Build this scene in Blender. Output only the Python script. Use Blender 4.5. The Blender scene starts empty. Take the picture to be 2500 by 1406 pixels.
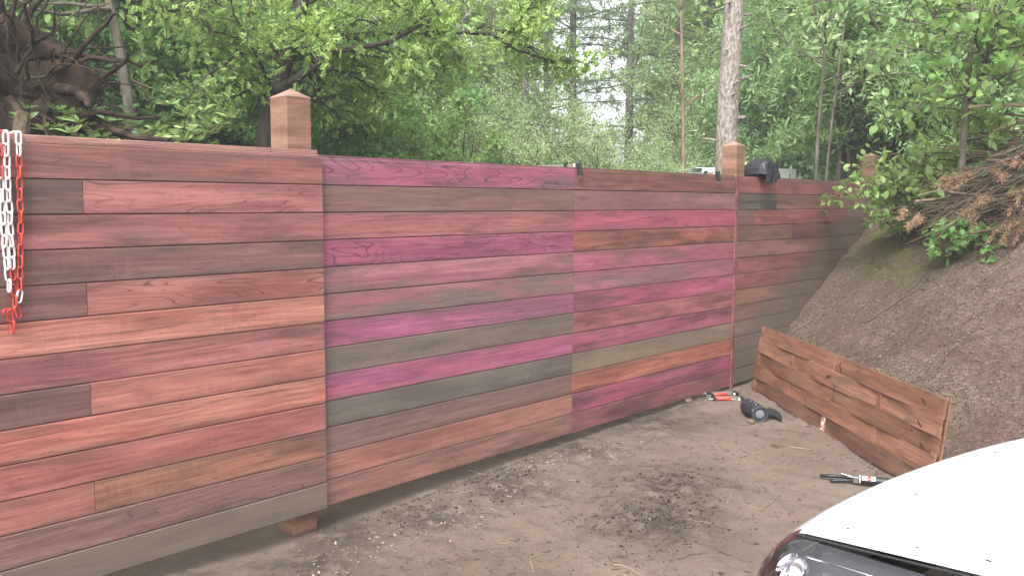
import bpy, bmesh, math, random
import numpy as np
from mathutils import Vector, Matrix

# ------------------------------------------------------------------ camera
PITCH, ROLL, CAMZ, TH, DIST = .0962, .0059, 1.6, .7356, 3.813
SC = bpy.context.scene
COL = SC.collection
cp, sp, cr, sr = math.cos(PITCH), math.sin(PITCH), math.cos(ROLL), math.sin(ROLL)
FW = Vector((0, cp, -sp)); R0 = Vector((1, 0, 0)); U0 = R0.cross(FW)
RT = cr*R0 + sr*U0; UP = -sr*R0 + cr*U0
cam = bpy.data.cameras.new('camera'); camo = bpy.data.objects.new('camera', cam); COL.objects.link(camo)
cam.sensor_width = 36; cam.lens = 2200.4/2500*36; cam.clip_start = .05; cam.clip_end = 2000
camo.matrix_world = Matrix(((RT.x, UP.x, -FW.x, 0), (RT.y, UP.y, -FW.y, 0), (RT.z, UP.z, -FW.z, CAMZ), (0, 0, 0, 1)))
SC.camera = camo
# ------------------------------------------------------------------ sky and sun (bright overcast)
SUN_EL, SUN_AZ = math.radians(52), math.radians(200)
w = bpy.data.worlds.new('World'); SC.world = w; w.use_nodes = True
nt = w.node_tree; nt.nodes.clear()
sky = nt.nodes.new('ShaderNodeTexSky'); sky.sky_type = 'NISHITA'; sky.sun_disc = False
sky.sun_elevation = SUN_EL; sky.sun_rotation = SUN_AZ; sky.air_density = 1.0; sky.dust_density = 4.0
hs = nt.nodes.new('ShaderNodeHueSaturation'); hs.inputs['Saturation'].default_value = .12
bg = nt.nodes.new('ShaderNodeBackground'); bg.inputs['Strength'].default_value = .15
wo = nt.nodes.new('ShaderNodeOutputWorld')
nt.links.new(sky.outputs[0], hs.inputs['Color']); nt.links.new(hs.outputs[0], bg.inputs[0]); nt.links.new(bg.outputs[0], wo.inputs[0])
sl = bpy.data.lights.new('sun', 'SUN'); sl.energy = 1.5; sl.angle = math.radians(25); sl.color = (1, .97, .92)
so = bpy.data.objects.new('sun', sl); COL.objects.link(so)
sd = Vector((math.sin(SUN_AZ)*math.cos(SUN_EL), math.cos(SUN_AZ)*math.cos(SUN_EL), math.sin(SUN_EL)))
so.rotation_euler = sd.to_track_quat('Z', 'Y').to_euler(); so.location = (0, 0, 30)
SC.view_settings.view_transform = 'Standard'; SC.view_settings.look = 'None'
SC.view_settings.gamma = 1; SC.view_settings.use_curve_mapping = False
SC.view_settings.exposure = 1.5
SC.render.engine = 'CYCLES'
SC.cycles.max_bounces = 9; SC.cycles.diffuse_bounces = 7; SC.cycles.transparent_max_bounces = 8; SC.cycles.transmission_bounces = 6
SC.cycles.use_denoising = True
random.seed(7); RNG = np.random.default_rng(11)

# ------------------------------------------------------------------ frame of the fence: s along it, t towards the camera
DV = np.array([math.sin(TH), math.cos(TH), 0.]); NV = np.array([-math.cos(TH), math.sin(TH), 0.])
PHI = math.pi/2 - TH
def W(s, t, z): return Vector(DV*s + NV*(DIST - t) + np.array([0, 0, z]))
def ST(x, y): return x*DV[0] + y*DV[1], DIST - (x*NV[0] + y*NV[1])
def ss(a, b, x):
    u = np.clip((np.asarray(x, float)-a)/(b-a), 0, 1); return u*u*(3-2*u)
def vnoise(x, y, seed=0):
    x = np.asarray(x, float); y = np.asarray(y, float)
    xi = np.floor(x).astype(np.int64); yi = np.floor(y).astype(np.int64); fx = x-xi; fy = y-yi
    fx = fx*fx*(3-2*fx); fy = fy*fy*(3-2*fy)
    def h(i, j):
        n = (i*374761393 + j*668265263 + seed*974711) & 0x7fffffff
        n = ((n ^ (n >> 13))*1274126177) & 0x7fffffff
        return ((n ^ (n >> 16)) & 0xffff)/65535.
    return (h(xi, yi)*(1-fx)+h(xi+1, yi)*fx)*(1-fy) + (h(xi, yi+1)*(1-fx)+h(xi+1, yi+1)*fx)*fy
def fbm(x, y, seed=0, o=4):
    r = 0; a = .5
    for i in range(o): r = r + a*vnoise(x*2**i, y*2**i, seed+i); a *= .5
    return r
def toe(t): return 7.32 - .95*np.clip(t, 0, 2.0) - .25*np.clip(t-2.0, 0, 1.0) + 2.2*np.clip(-t, 0, 5)
def smin(a, b, k):
    h = np.clip(.5+.5*(b-a)/k, 0, 1); return b*(1-h)+a*h - k*h*(1-h)
def Hs(s, t):
    """ground height without the small bumps"""
    s = np.asarray(s, float); t = np.asarray(t, float)
    z = -.13 + .1*np.clip((s-2.6)/4, 0, 1) + .04*(1-ss(1.6, 2.5, s))
    e = np.maximum(s - toe(t), 0)
    bank = .5*e*ss(0, .5, e)
    bank = smin(bank, 1.62 + .02*e, .3)
    z = z + np.maximum(bank, 0)
    x = DV[0]*s + NV[0]*(DIST-t); y = DV[1]*s + NV[1]*(DIST-t)
    z = z + 2.05*ss(.4, 3.2, -t)*ss(.2, 2.2, -x)*(1-.8*ss(8.5, 13, y))
    z = z + .9*ss(14, 40, y)
    return z
def BUMP(s, t):
    e = s - toe(t)
    b = .012*(vnoise(s*28, t*28, 53)-.5)*ss(.45, .6, fbm(s*1.7, t*1.7, 57)) + .05*(fbm(s*1.3, t*1.3, 3)-.47) + .03*(fbm(s*6, t*6, 9)-.47) + .016*(fbm(s*22, t*22, 5, 2)-.37)
    near = ss(.0, .25, t)
    # churned clods of mud
    for cs, ct, r, a in ((4.0, 1.25, .35, .05), (4.5, 1.05, .3, .045), (3.2, .35, .25, .035), (3.9, .28, .3, .035), (4.6, .22, .3, .03), (3.3, 1.9, .3, .03), (3.0, 1.2, .4, .02)):
        g = np.exp(-((s-cs)**2+(t-ct)**2)/(r*r)); b = b + a*g*(fbm(s*14, t*14, 21, 3)-.3)*2
    b = b*(.35+.65*near) + ss(0, .6, e)*(.13*(fbm(s*1.5, t*1.5, 31)-.45)+.05*(fbm(s*9, t*9, 41, 3)-.45)+.03*(vnoise(s*17, t*17, 43)-.5)+.02*(vnoise(s*31, t*31, 47)-.5))
    return b
def H(s, t): return Hs(s, t)+BUMP(s, t)
def HW(x, y):
    s, t = ST(x, y); return float(H(np.array([s]), np.array([t]))[0])
def PX(px, Y): return (px-1250)/2200.*Y            # world X of a picture column at depth Y
def PZ(py, Y): return 1.6 + (492-py)/2200.*Y

# ------------------------------------------------------------------ small mesh kit
def lin(c):
    return tuple(((v/255+.055)/1.055)**2.4 if v/255 > .04045 else v/255/12.92 for v in c)
class MB:
    def __init__(s): s.v = []; s.f = []
    def add(s, vs, fs):
        o = len(s.v); s.v += [tuple(p) for p in vs]; s.f += [tuple(i+o for i in f) for f in fs]
    def box(s, x0, x1, y0, y1, z0, z1, M=None):
        p = [Vector((x, y, z)) for x in (x0, x1) for y in (y0, y1) for z in (z0, z1)]
        if M is not None: p = [M @ q for q in p]
        s.add(p, [(0, 1, 3, 2), (4, 6, 7, 5), (0, 4, 5, 1), (2, 3, 7, 6), (0, 2, 6, 4), (1, 5, 7, 3)]); return s
    def tube(s, pts, rad, n=6, cap=True):
        pts = [Vector(p) for p in pts]
        if not hasattr(rad, '__len__'): rad = [rad]*len(pts)
        vs = []; fs = []; prev = None
        for i, p in enumerate(pts):
            tdir = (pts[min(i+1, len(pts)-1)]-pts[max(i-1, 0)])
            if tdir.length < 1e-9: tdir = Vector((0, 0, 1))
            tdir.normalize()
            if prev is None: a = tdir.orthogonal().normalized()
            else:
                a = prev - tdir*prev.dot(tdir)
                a = a.normalized() if a.length > 1e-6 else tdir.orthogonal().normalized()
            prev = a; b = tdir.cross(a)
            for k in range(n):
                c = 2*math.pi*k/n; vs.append(p+(a*math.cos(c)+b*math.sin(c))*rad[i])
        for i in range(len(pts)-1):
            for k in range(n):
                fs.append((i*n+k, i*n+(k+1) % n, (i+1)*n+(k+1) % n, (i+1)*n+k))
        if cap:
            fs.append(tuple(range(n))[::-1]); fs.append(tuple(range((len(pts)-1)*n, len(pts)*n)))
        s.add(vs, fs); return s
    def lathe(s, prof, n=20, M=None):
        vs = []; fs = []
        for r, z in prof:
            for k in range(n):
                c = 2*math.pi*k/n; vs.append(Vector((r*math.cos(c), r*math.sin(c), z)))
        for i in range(len(prof)-1):
            for k in range(n): fs.append((i*n+k, i*n+(k+1) % n, (i+1)*n+(k+1) % n, (i+1)*n+k))
        fs.append(tuple(range(n))[::-1]); fs.append(tuple(range((len(prof)-1)*n, len(prof)*n)))
        if M is not None: vs = [M @ v for v in vs]
        s.add(vs, fs); return s
    def grid(s, fn, nu, nv):
        vs = [fn(i/(nu-1), j/(nv-1)) for j in range(nv) for i in range(nu)]
        s.add(vs, [(j*nu+i, j*nu+i+1, (j+1)*nu+i+1, (j+1)*nu+i) for j in range(nv-1) for i in range(nu-1)]); return s
    def mesh(s, name):
        m = bpy.data.meshes.new(name); m.from_pydata(s.v, [], s.f); m.update(); return m
def link(name, me, mat=None, parent=None, loc=None, smooth=False, bevel=0):
    o = bpy.data.objects.new(name, me); COL.objects.link(o)
    if mat is not None and me is not None:
        me.materials.clear(); me.materials.append(mat)
    if parent is not None: o.parent = parent
    if loc is not None: o.location = loc
    if smooth: me.polygons.foreach_set('use_smooth', [True]*len(me.polygons))
    if bevel:
        b = o.modifiers.new('bevel', 'BEVEL'); b.width = bevel; b.segments = 2; b.limit_method = 'ANGLE'
    return o
def obj(name, mb, mat, parent=None, loc=None, smooth=False, bevel=0): return link(name, mb.mesh(name), mat, parent, loc, smooth, bevel)
def tag(o, label=None, cat=None, group=None, kind=None):
    if label: o['label'] = label
    if cat: o['category'] = cat
    if group: o['group'] = group
    if kind: o['kind'] = kind
    return o
def thing(name, label, cat, loc=(0, 0, 0), rz=0, group=None):
    o = bpy.data.objects.new(name, None); COL.objects.link(o); o.location = loc; o.rotation_euler = (0, 0, rz)
    o.empty_display_size = .1
    return tag(o, label, cat, group)
def npmesh(name, V, F):
    """numpy mesh of same-size polygons"""
    m = bpy.data.meshes.new(name); k = F.shape[1]
    m.vertices.add(len(V)); m.vertices.foreach_set('co', V.astype(np.float32).ravel())
    m.loops.add(F.size); m.loops.foreach_set('vertex_index', F.astype(np.int32).ravel())
    m.polygons.add(len(F)); m.polygons.foreach_set('loop_start', np.arange(0, F.size, k, dtype=np.int32))
    m.update(calc_edges=True); return m

# ------------------------------------------------------------------ materials
class NT:
    def __init__(s, name):
        s.m = bpy.data.materials.new(name); s.m.use_nodes = True; s.t = s.m.node_tree; s.t.nodes.clear()
        s.out = s.n('ShaderNodeOutputMaterial')
    def n(s, typ, **kw):
        nd = s.t.nodes.new(typ)
        for k, v in kw.items(): setattr(nd, k, v)
        return nd
    def l(s, a, b): s.t.links.new(a, b)
    def val(s, sock, v):
        if hasattr(v, 'is_output'): s.l(v, sock)
        else: sock.default_value = v
    def math(s, op, a, b=0., c=0., clamp=False):
        nd = s.n('ShaderNodeMath', operation=op, use_clamp=clamp)
        s.val(nd.inputs[0], a); s.val(nd.inputs[1], b); s.val(nd.inputs[2], c); return nd.outputs[0]
    def mix(s, f, a, b, blend='MIX'):
        nd = s.n('ShaderNodeMix', data_type='RGBA', blend_type=blend); nd.clamp_factor = True
        s.val(nd.inputs[0], f); s.val(nd.inputs[6], col4(a)); s.val(nd.inputs[7], col4(b)); return nd.outputs[2]
    def map(s, vec, sc=(1, 1, 1), loc=(0, 0, 0)):
        nd = s.n('ShaderNodeMapping'); s.l(vec, nd.inputs[0]); nd.inputs['Scale'].default_value = sc; nd.inputs['Location'].default_value = loc
        return nd.outputs[0]
    def noise(s, vec, scale=1., det=3., rough=.5, dist=0.):
        nd = s.n('ShaderNodeTexNoise'); s.l(vec, nd.inputs['Vector']); nd.inputs['Scale'].default_value = scale
        nd.inputs['Detail'].default_value = det; nd.inputs['Roughness'].default_value = rough; nd.inputs['Distortion'].default_value = dist
        return nd.outputs[0]
    def step(s, x, a, b):
        nd = s.n('ShaderNodeMapRange', interpolation_type='SMOOTHSTEP'); s.val(nd.inputs[0], x)
        nd.inputs[1].default_value = a; nd.inputs[2].default_value = b; return nd.outputs[0]
    def obj(s): return s.n('ShaderNodeTexCoord').outputs['Object']
    def pos(s): return s.n('ShaderNodeNewGeometry').outputs['Position']
    def bump(s, h, strength=.3, dist=.01):
        nd = s.n('ShaderNodeBump'); s.l(h, nd.inputs['Height']); nd.inputs['Strength'].default_value = strength; nd.inputs['Distance'].default_value = dist
        return nd.outputs[0]
    def bsdf(s, col, rough=.6, spec=.3, metal=0., normal=None, coat=0.):
        b = s.n('ShaderNodeBsdfPrincipled'); s.val(b.inputs['Base Color'], col4(col)); s.val(b.inputs['Roughness'], rough)
        b.inputs['Specular IOR Level'].default_value = spec; b.inputs['Metallic'].default_value = metal
        if coat: b.inputs['Coat Weight'].default_value = coat; b.inputs['Coat Roughness'].default_value = .05
        if normal is not None: s.l(normal, b.inputs['Normal'])
        return b
    def fin(s, sh): s.l(sh.outputs[0], s.out.inputs[0]); return s.m
def col4(c):
    if hasattr(c, 'is_output'): return c
    return tuple(c)+(1,) if len(c) == 3 else c
def simple(name, c, rough=.6, spec=.3, metal=0., var=.15, scale=30., bumpk=.15, coat=0.):
    k = NT(name); n = k.noise(k.obj(), scale, 4)
    c2 = tuple(v*(1-var) for v in c); c3 = tuple(min(1, v*(1+var)) for v in c)
    return k.fin(k.bsdf(k.mix(n, c2, c3), rough, spec, metal, k.bump(n, bumpk, .004), coat))

def soft(c):
    if c[0]-c[1] > 66: c = tuple(v*.80+q*.20 for v, q in zip(c, (205, 165, 168)))
    if c[2] > c[1]+8: c = (c[0]*1.03, c[1]*1.02, c[2]*1.02)
    elif c[0] > 164: c = (c[0]*1.02, c[1]*.98, c[2]*.985)
    if max(c)-min(c) < 42: c = (c[0]*1.08+4, c[1]*1.06+4, c[2]*1.05+4)
    c = lin(c); g = .3*c[0]+.55*c[1]+.15*c[2]; return tuple((v*(1-DESAT)+g*DESAT)*WK for v in c)
DESAT = .10
WK = .615          # wood albedo from colours read in the picture
def wood(name, c1, c2, lines=.3, seed=0, streak=1., patch=(.42, .62), dirt=None, rough=.62, mottle=0., edge_k=0.):
    c1 = soft(c1); c2 = soft(c2)
    k = NT(name); o = k.obj(); L = (seed*3.17 % 40, seed*1.7 % 17, seed*5.3 % 23)
    warp = k.noise(k.map(o, (1.1, 1, 5), L), 1., 2)
    wv = k.n('ShaderNodeVectorMath', operation='ADD'); k.l(o, wv.inputs[0])
    cx = k.n('ShaderNodeCombineXYZ'); k.l(k.math('MULTIPLY', warp, .05), cx.inputs[2]); k.l(cx.outputs[0], wv.inputs[1]); ov = wv.outputs[0]
    big = k.noise(k.map(ov, (1.3, 2, 8), L), 1., 3, .55)
    col = k.mix(k.step(big, *patch), c1, c2)
    big2 = k.noise(k.map(ov, (.9, 2, 11), (L[1], L[2], L[0])), 1., 2)
    col = k.mix(k.math('MULTIPLY', k.step(big2, .48, .7), .55), col, tuple(min(1, v*1.35+.02) for v in c1))
    big3 = k.noise(k.map(ov, (2.6, 2, 13), (L[2]+5, L[0]+2, L[1])), 1., 4, .6)
    col = k.mix(k.math('MULTIPLY', k.step(big3, .48, .7), .6), col, tuple(v*.62 for v in c2))
    # long straight grain
    g1 = k.noise(k.map(ov, (2.2, 60, 75), L), 1., 4, .6); g2 = k.noise(k.map(ov, (7, 150, 210), L), 1., 3, .6)
    g = k.math('ADD', k.math('MULTIPLY', g1, .62), k.math('MULTIPLY', g2, .38))
    gg = k.n('ShaderNodeMapRange'); k.l(g, gg.inputs[0]); gg.inputs[1].default_value = .3; gg.inputs[2].default_value = .7
    gg.inputs[3].default_value = 1-.40*streak; gg.inputs[4].default_value = 1+.36*streak
    mul = k.n('ShaderNodeVectorMath', operation='SCALE'); k.l(col, mul.inputs[0]); k.l(gg.outputs[0], mul.inputs[3]); col = mul.outputs[0]
    # cross figure: fine ripples across the grain
    fig = k.noise(k.map(o, (95, 40, 9), L), 1., 2); figm = k.step(k.noise(k.map(o, (2.2, 2, 7), (L[2], L[0], L[1])), 1., 2), .5, .68)
    col = k.mix(k.math('MULTIPLY', k.math('MULTIPLY', figm, k.step(fig, .45, .7)), .16), col, tuple(min(1, v*1.5+.05) for v in c1))
    # growth-ring contours
    cn = k.noise(k.map(ov, (1.0, 3, 7.5), (L[2]+3, L[1], L[0])), 1., 2.2, .45, .4)
    fr = k.math('PINGPONG', k.math('MULTIPLY', cn, 15.), .5)
    ln = k.math('SUBTRACT', 1., k.step(fr, .01, .085))
    lm = k.step(k.noise(k.map(o, (1.2, 2, 5), (L[0]+9, L[2], L[1])), 1., 3), *((.3, .46) if lines > .6 else (.42, .58)))
    col = k.mix(k.math('MULTIPLY', k.math('MULTIPLY', ln, lm), min(1, lines)*.85), col, tuple(v*.36 for v in c2))
    # pores and little checks
    po = k.noise(k.map(o, (22, 80, 230), L), 1., 2); col = k.mix(k.math('MULTIPLY', k.step(po, .64, .72), .65), col, tuple(v*.35 for v in c2))
    # weathered greyish smears
    sm = k.noise(k.map(o, (2.4, 3, 9), (L[1]+20, L[0], L[2])), 1., 5, .65); col = k.mix(k.math('MULTIPLY', k.step(sm, .54, .74), .38+mottle), col, tuple(v*.60 for v in lin((128, 110, 100))))
    zz = k.n('ShaderNodeSeparateXYZ'); k.l(o, zz.inputs[0])
    en = k.noise(k.map(o, (2.1, 3, 6), (L[2]+31, L[1], L[0])), 1., 4, .6)
    et = k.math('ADD', zz.outputs[2], k.math('MULTIPLY', k.math('SUBTRACT', en, .5), .13))
    edge = k.math('ADD', k.step(et, .085, .14), k.math('SUBTRACT', 1., k.step(et, -.005, .03)), clamp=True)
    col = k.mix(k.math('MULTIPLY', edge, edge_k), col, tuple(v*.50 for v in lin((126, 106, 98))))
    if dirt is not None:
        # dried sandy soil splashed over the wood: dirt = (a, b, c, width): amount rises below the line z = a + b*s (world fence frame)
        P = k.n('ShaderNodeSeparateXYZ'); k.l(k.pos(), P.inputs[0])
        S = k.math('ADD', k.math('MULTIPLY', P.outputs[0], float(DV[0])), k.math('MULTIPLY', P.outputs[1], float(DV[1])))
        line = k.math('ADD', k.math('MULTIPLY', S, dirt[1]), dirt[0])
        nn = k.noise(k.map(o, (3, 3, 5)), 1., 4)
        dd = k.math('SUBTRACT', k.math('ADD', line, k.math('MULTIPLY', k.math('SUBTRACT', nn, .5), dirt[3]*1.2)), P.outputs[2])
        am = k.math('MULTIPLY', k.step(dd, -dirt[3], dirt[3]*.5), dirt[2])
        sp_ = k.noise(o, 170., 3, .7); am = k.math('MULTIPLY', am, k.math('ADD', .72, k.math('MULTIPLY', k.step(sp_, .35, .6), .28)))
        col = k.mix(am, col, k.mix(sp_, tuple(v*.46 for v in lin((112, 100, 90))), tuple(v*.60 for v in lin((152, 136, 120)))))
    return k.fin(k.bsdf(col, rough, .35, 0, k.bump(g, .25, .003)))

LEAFK = 1.95
def leafmat(name, c_dark, c_mid, c_light, trans=.35, rough=.5, spec=.35, nscale=1.6):
    c_dark, c_mid, c_light = (tuple(v*LEAFK for v in c) for c in (c_dark, c_mid, c_light))
    k = NT(name); g = k.n('ShaderNodeNewGeometry'); oi = k.n('ShaderNodeObjectInfo')
    r = k.n('ShaderNodeValToRGB'); el = r.color_ramp.elements
    el[0].position = 0; el[0].color = c_dark+(1,); el[1].position = 1; el[1].color = c_light+(1,)
    e = el.new(.5); e.color = c_mid+(1,)
    n = k.noise(g.outputs['Position'], nscale, 2)
    f = k.math('ADD', k.math('MULTIPLY', g.outputs['Random Per Island'], .6), k.math('MULTIPLY', k.step(n, .3, .7), .4)); k.l(f, r.inputs[0])
    h = k.n('ShaderNodeHueSaturation'); k.l(r.outputs[0], h.inputs['Color']); h.inputs['Saturation'].default_value = .86; h.inputs['Value'].default_value = 1.08
    k.l(k.math('ADD', .485, k.math('MULTIPLY', oi.outputs['Random'], .03)), h.inputs['Hue'])
    trans = min(.5, trans+.1)
    b = k.bsdf(h.outputs[0], rough, spec)
    t = k.n('ShaderNodeBsdfTranslucent'); k.l(k.mix(.5, h.outputs[0], (.38, .50, .14)), t.inputs[0])
    mx = k.n('ShaderNodeMixShader'); mx.inputs[0].default_value = trans; k.l(b.outputs[0], mx.inputs[1]); k.l(t.outputs[0], mx.inputs[2])
    return k.fin(mx)
def barkmat(name, c1, c2, sc=(14, 14, 4), bumpk=.6):
    k = NT(name); p = k.map(k.pos(), sc); n = k.noise(p, 1., 5, .65, .3); n2 = k.noise(k.pos(), 2.5, 3)
    c = k.mix(k.step(n, .35, .65), c1, c2); c = k.mix(k.math('MULTIPLY', k.step(n2, .5, .7), .3), c, (.07, .09, .04))
    return k.fin(k.bsdf(c, .9, .15, 0, k.bump(n, bumpk, .02)))

# soil: bare compacted earth, shredded mulch on the bank, leaf litter under the trees
def soilmat():
    k = NT('bare_soil'); P = k.pos()
    a = k.n('ShaderNodeAttribute', attribute_name='bank'); f = k.n('ShaderNodeAttribute', attribute_name='litter'); d = k.n('ShaderNodeAttribute', attribute_name='damp')
    n1 = k.noise(P, 1.4, 5, .6); n2 = k.noise(P, 11., 6, .65); n3 = k.noise(P, 75., 4, .7); n4 = k.noise(P, 230., 2, .6)
    c = k.mix(k.step(n1, .35, .65), (.164, .124, .096), (.212, .165, .132))
    c = k.mix(k.math('MULTIPLY', k.step(n2, .48, .72), .5), c, (.105, .08, .065))
    c = k.mix(k.math('MULTIPLY', k.step(n3, .58, .7), .55), c, (.06, .044, .034))
    c = k.mix(k.math('MULTIPLY', k.step(n4, .62, .70), .5), c, (.34, .29, .23))
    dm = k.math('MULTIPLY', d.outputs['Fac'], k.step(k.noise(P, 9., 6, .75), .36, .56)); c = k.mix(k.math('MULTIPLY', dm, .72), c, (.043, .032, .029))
    sp2 = k.math('MULTIPLY', k.step(k.noise(k.map(P, (34, 34, 34)), 1., 3, .6, 1.), .60, .68), k.step(k.noise(P, 2.2, 3), .45, .6)); c = k.mix(k.math('MULTIPLY', sp2, .7), c, (.05, .037, .03))
    st = k.map(P, (46, 46, 80)); m1 = k.noise(st, 1., 5, .75, 1.5); m2 = k.noise(P, 30., 5, .7)
    cb = k.mix(k.step(m1, .38, .62), (.035, .024, .018), (.215, .158, .124)); cb = k.mix(k.step(m2, .55, .75), cb, (.26, .195, .155)); cb = k.mix(k.math('MULTIPLY', k.step(n1, .42, .62), .6), cb, (.085, .056, .04))
    ms = k.n('ShaderNodeAttribute', attribute_name='moss'); cb = k.mix(k.math('MULTIPLY', ms.outputs['Fac'], k.step(n2, .42, .58)), cb, (.10, .115, .03))
    c = k.mix(a.outputs['Fac'], c, cb)
    cl = k.mix(k.step(n2, .4, .6), (.045, .035, .02), (.10, .085, .035)); cl = k.mix(k.step(n1, .5, .6), cl, (.05, .085, .025))
    c = k.mix(f.outputs['Fac'], c, cl)
    hgt = k.math('ADD', k.math('MULTIPLY', n2, .5), k.math('ADD', k.math('MULTIPLY', n3, .35), k.math('MULTIPLY', m1, .5)))
    return k.fin(k.bsdf(c, .95, .12, 0, k.bump(hgt, 1., .022)))

M = {}
M['soil'] = soilmat()
M['post'] = wood('post_hardwood', (166, 126, 100), (142, 102, 80), .1, 3, .8)
M['postcap'] = wood('post_cap_endgrain', (190, 158, 136), (172, 138, 118), 0, 8, .4)
M['white_plastic'] = simple('white_plastic', (.80, .80, .80), .35, .5, var=.05, bumpk=.02)
M['red_plastic'] = simple('red_plastic', (.50, .06, .042), .4, .5, var=.12, bumpk=.02)
M['black_plastic'] = simple('black_plastic', (.018, .019, .022), .4, .5, var=.3)
M['speaker_cloth'] = simple('speaker_fabric', (.03, .031, .039), .85, .2, var=.3, scale=220., bumpk=.4)
M['speaker_rubber'] = simple('speaker_rubber', (.04, .043, .052), .5, .4, var=.2)
M['cone_grey'] = simple('speaker_cone_grey', (.17, .175, .19), .55, .4, var=.1)
M['steel'] = simple('worn_steel', (.45, .45, .45), .35, .5, metal=.9, var=.2)
M['steel_bar'] = simple('grey_steel_bar', (.24, .26, .2), .5, .5, metal=.4, var=.2)
M['black_cloth'] = simple('black_nylon_cloth', (.014, .015, .02), .45, .5, var=.3, scale=60.)
M['dry_twig'] = simple('dry_twig_bark', (.11, .078, .055), .9, .1, var=.5, scale=18.)
M['pale_twig'] = simple('pale_twig_wood', (.26, .205, .15), .85, .1, var=.4, scale=18.)
M['chip'] = simple('pale_wood_chip', (.30, .245, .19), .85, .1, var=.5, scale=9.)
M['mulch'] = simple('brown_mulch_flake', (.14, .098, .072), .95, .1, var=.6, scale=7.)
M['mulch_pale'] = simple('greyish_mulch_flake', (.25, .195, .155), .95, .1, var=.4, scale=7.)
M['clod'] = simple('damp_dark_soil', (.05, .037, .03), .95, .1, var=.5, scale=30., bumpk=.6)
M['cone'] = simple('pine_cone_scale', (.2, .145, .1), .85, .2, var=.5, scale=60.)

# ------------------------------------------------------------------ ground
def axis(parts):
    out = []
    for a, b, st in parts: out += list(np.arange(a, b-1e-6, st))
    return np.array(out+[parts[-1][1]])
sa = axis([(-160, -40, 20), (-40, -6, 2), (-6, .8, .25), (.8, 8.4, .03), (8.4, 12, .07), (12, 24, .5), (24, 60, 3), (60, 200, 20)])
ta = axis([(-200, -50, 20), (-50, -10, 2), (-10, -.4, .3), (-.4, 2.9, .03), (2.9, 5, .1), (5, 12, .7), (12, 60, 8)])
S, T = np.meshgrid(sa, ta); Z = H(S, T)
Vg = np.stack([DV[0]*S+NV[0]*(DIST-T), DV[1]*S+NV[1]*(DIST-T), Z], -1).reshape(-1, 3)
ni, nj = len(sa), len(ta); ii, jj = np.meshgrid(np.arange(ni-1), np.arange(nj-1)); q = (jj*ni+ii).ravel()
gm = npmesh('ground', Vg, np.stack([q+ni, q+ni+1, q+1, q], 1))
e = (S-toe(T)).ravel(); tf = T.ravel(); sf = S.ravel()
at = gm.attributes.new('bank', 'FLOAT', 'POINT'); at.data.foreach_set('value', (ss(-.05, .35, e+.25*(fbm(sf*3, tf*3, 77)-.5))).astype(np.float32))
qs_ = [(9.0, .75, .45), (8.4, 1.3, .35), (9.6, .4, .4)]
at = gm.attributes.new('moss', 'FLOAT', 'POINT'); at.data.foreach_set('value', np.max([np.exp(-((sf-a_)**2+(tf-b_)**2)/(r_*r_)) for a_, b_, r_ in qs_], 0).astype(np.float32))
at = gm.attributes.new('litter', 'FLOAT', 'POINT'); at.data.foreach_set('value', np.maximum(ss(.05, .6, -tf), ss(3.2, 4.2, e+.6*fbm(sf, tf, 8))).astype(np.float32))
dmp = np.zeros_like(tf)
for cs, ct, r in ((4.0, 1.25, .38), (4.5, 1.02, .3), (3.25, .3, .3), (3.9, .25, .35), (2.75, .15, .25), (4.7, .15, .4), (3.3, 1.95, .25), (2.45, .35, .3), (5.6, .1, .5), (6.3, 2.0, .3)):
    dmp = np.maximum(dmp, np.exp(-((sf-cs)**2+(tf-ct)**2)/(r*r)))
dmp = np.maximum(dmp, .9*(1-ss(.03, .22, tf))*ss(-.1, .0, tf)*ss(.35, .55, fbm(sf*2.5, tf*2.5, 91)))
at = gm.attributes.new('damp', 'FLOAT', 'POINT'); at.data.foreach_set('value', dmp.astype(np.float32))
gm.polygons.foreach_set('use_smooth', [True]*len(gm.polygons))
tag(link('ground', gm, M['soil']), kind='structure')

# ------------------------------------------------------------------ board fence
BH = .14; ZT = 1.818
def board_mesh(L, h=BH, th=.028):
    c = .0028
    # rebated board, local x along, y away from the viewer, z up; upper tongue slips behind the next board
    prof = [(-.0, .002), (c, .0), (.012, .0), (.012, -.006), (th, -.006), (th, h-.004), (.018, h-.004), (.018, h+.009), (.012, h+.009), (.012, h-.0052), (c, h-.0052), (0, h-.0085)]
    nv = len(prof); m = MB(); nx = 2
    vs = [(x, y, z) for x in np.linspace(0, L, nx) for y, z in prof]
    fs = [(i*nv+k, (i+1)*nv+k, (i+1)*nv+(k+1) % nv, i*nv+(k+1) % nv) for i in range(nx-1) for k in range(nv)]
    fs += [tuple(range(nv)), tuple(range((nx-1)*nv, nx*nv))[::-1]]
    m.add(vs, fs); return m
seedc = [0]
def panel(name, label, s0, s1, t0, rows, group, dirt=None, ztop=ZT, stiles=()):
    """rows: per row from the top a list of (end_s or None, c1, c2, lines, streak)"""
    root = thing(name, label, 'fence panel', W(s0, t0, 0), PHI, group)
    for r, segs in enumerate(rows):
        z0 = ztop-(r+1)*BH; a = s0
        for sg in segs:
            b = sg[0] if sg[0] else s1; seedc[0] += 1
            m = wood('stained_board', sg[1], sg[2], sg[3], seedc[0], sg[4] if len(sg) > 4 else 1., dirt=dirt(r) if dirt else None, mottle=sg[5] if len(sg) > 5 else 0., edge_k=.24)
            dz = random.uniform(-.0008, .0008); dy = random.uniform(-.0012, .0012)
            o = obj('board', board_mesh(b-a-(.0025 if b < s1 else 0)), m, root, (a-s0, dy, z0+dz))
            a = b
    for q in stiles:
        obj('rear_stile', MB().box(q-s0-.035, q-s0+.035, .031, .075, ztop-13*BH+.03, ztop-.04), M['post'], root, bevel=.003)
    return root
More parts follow.
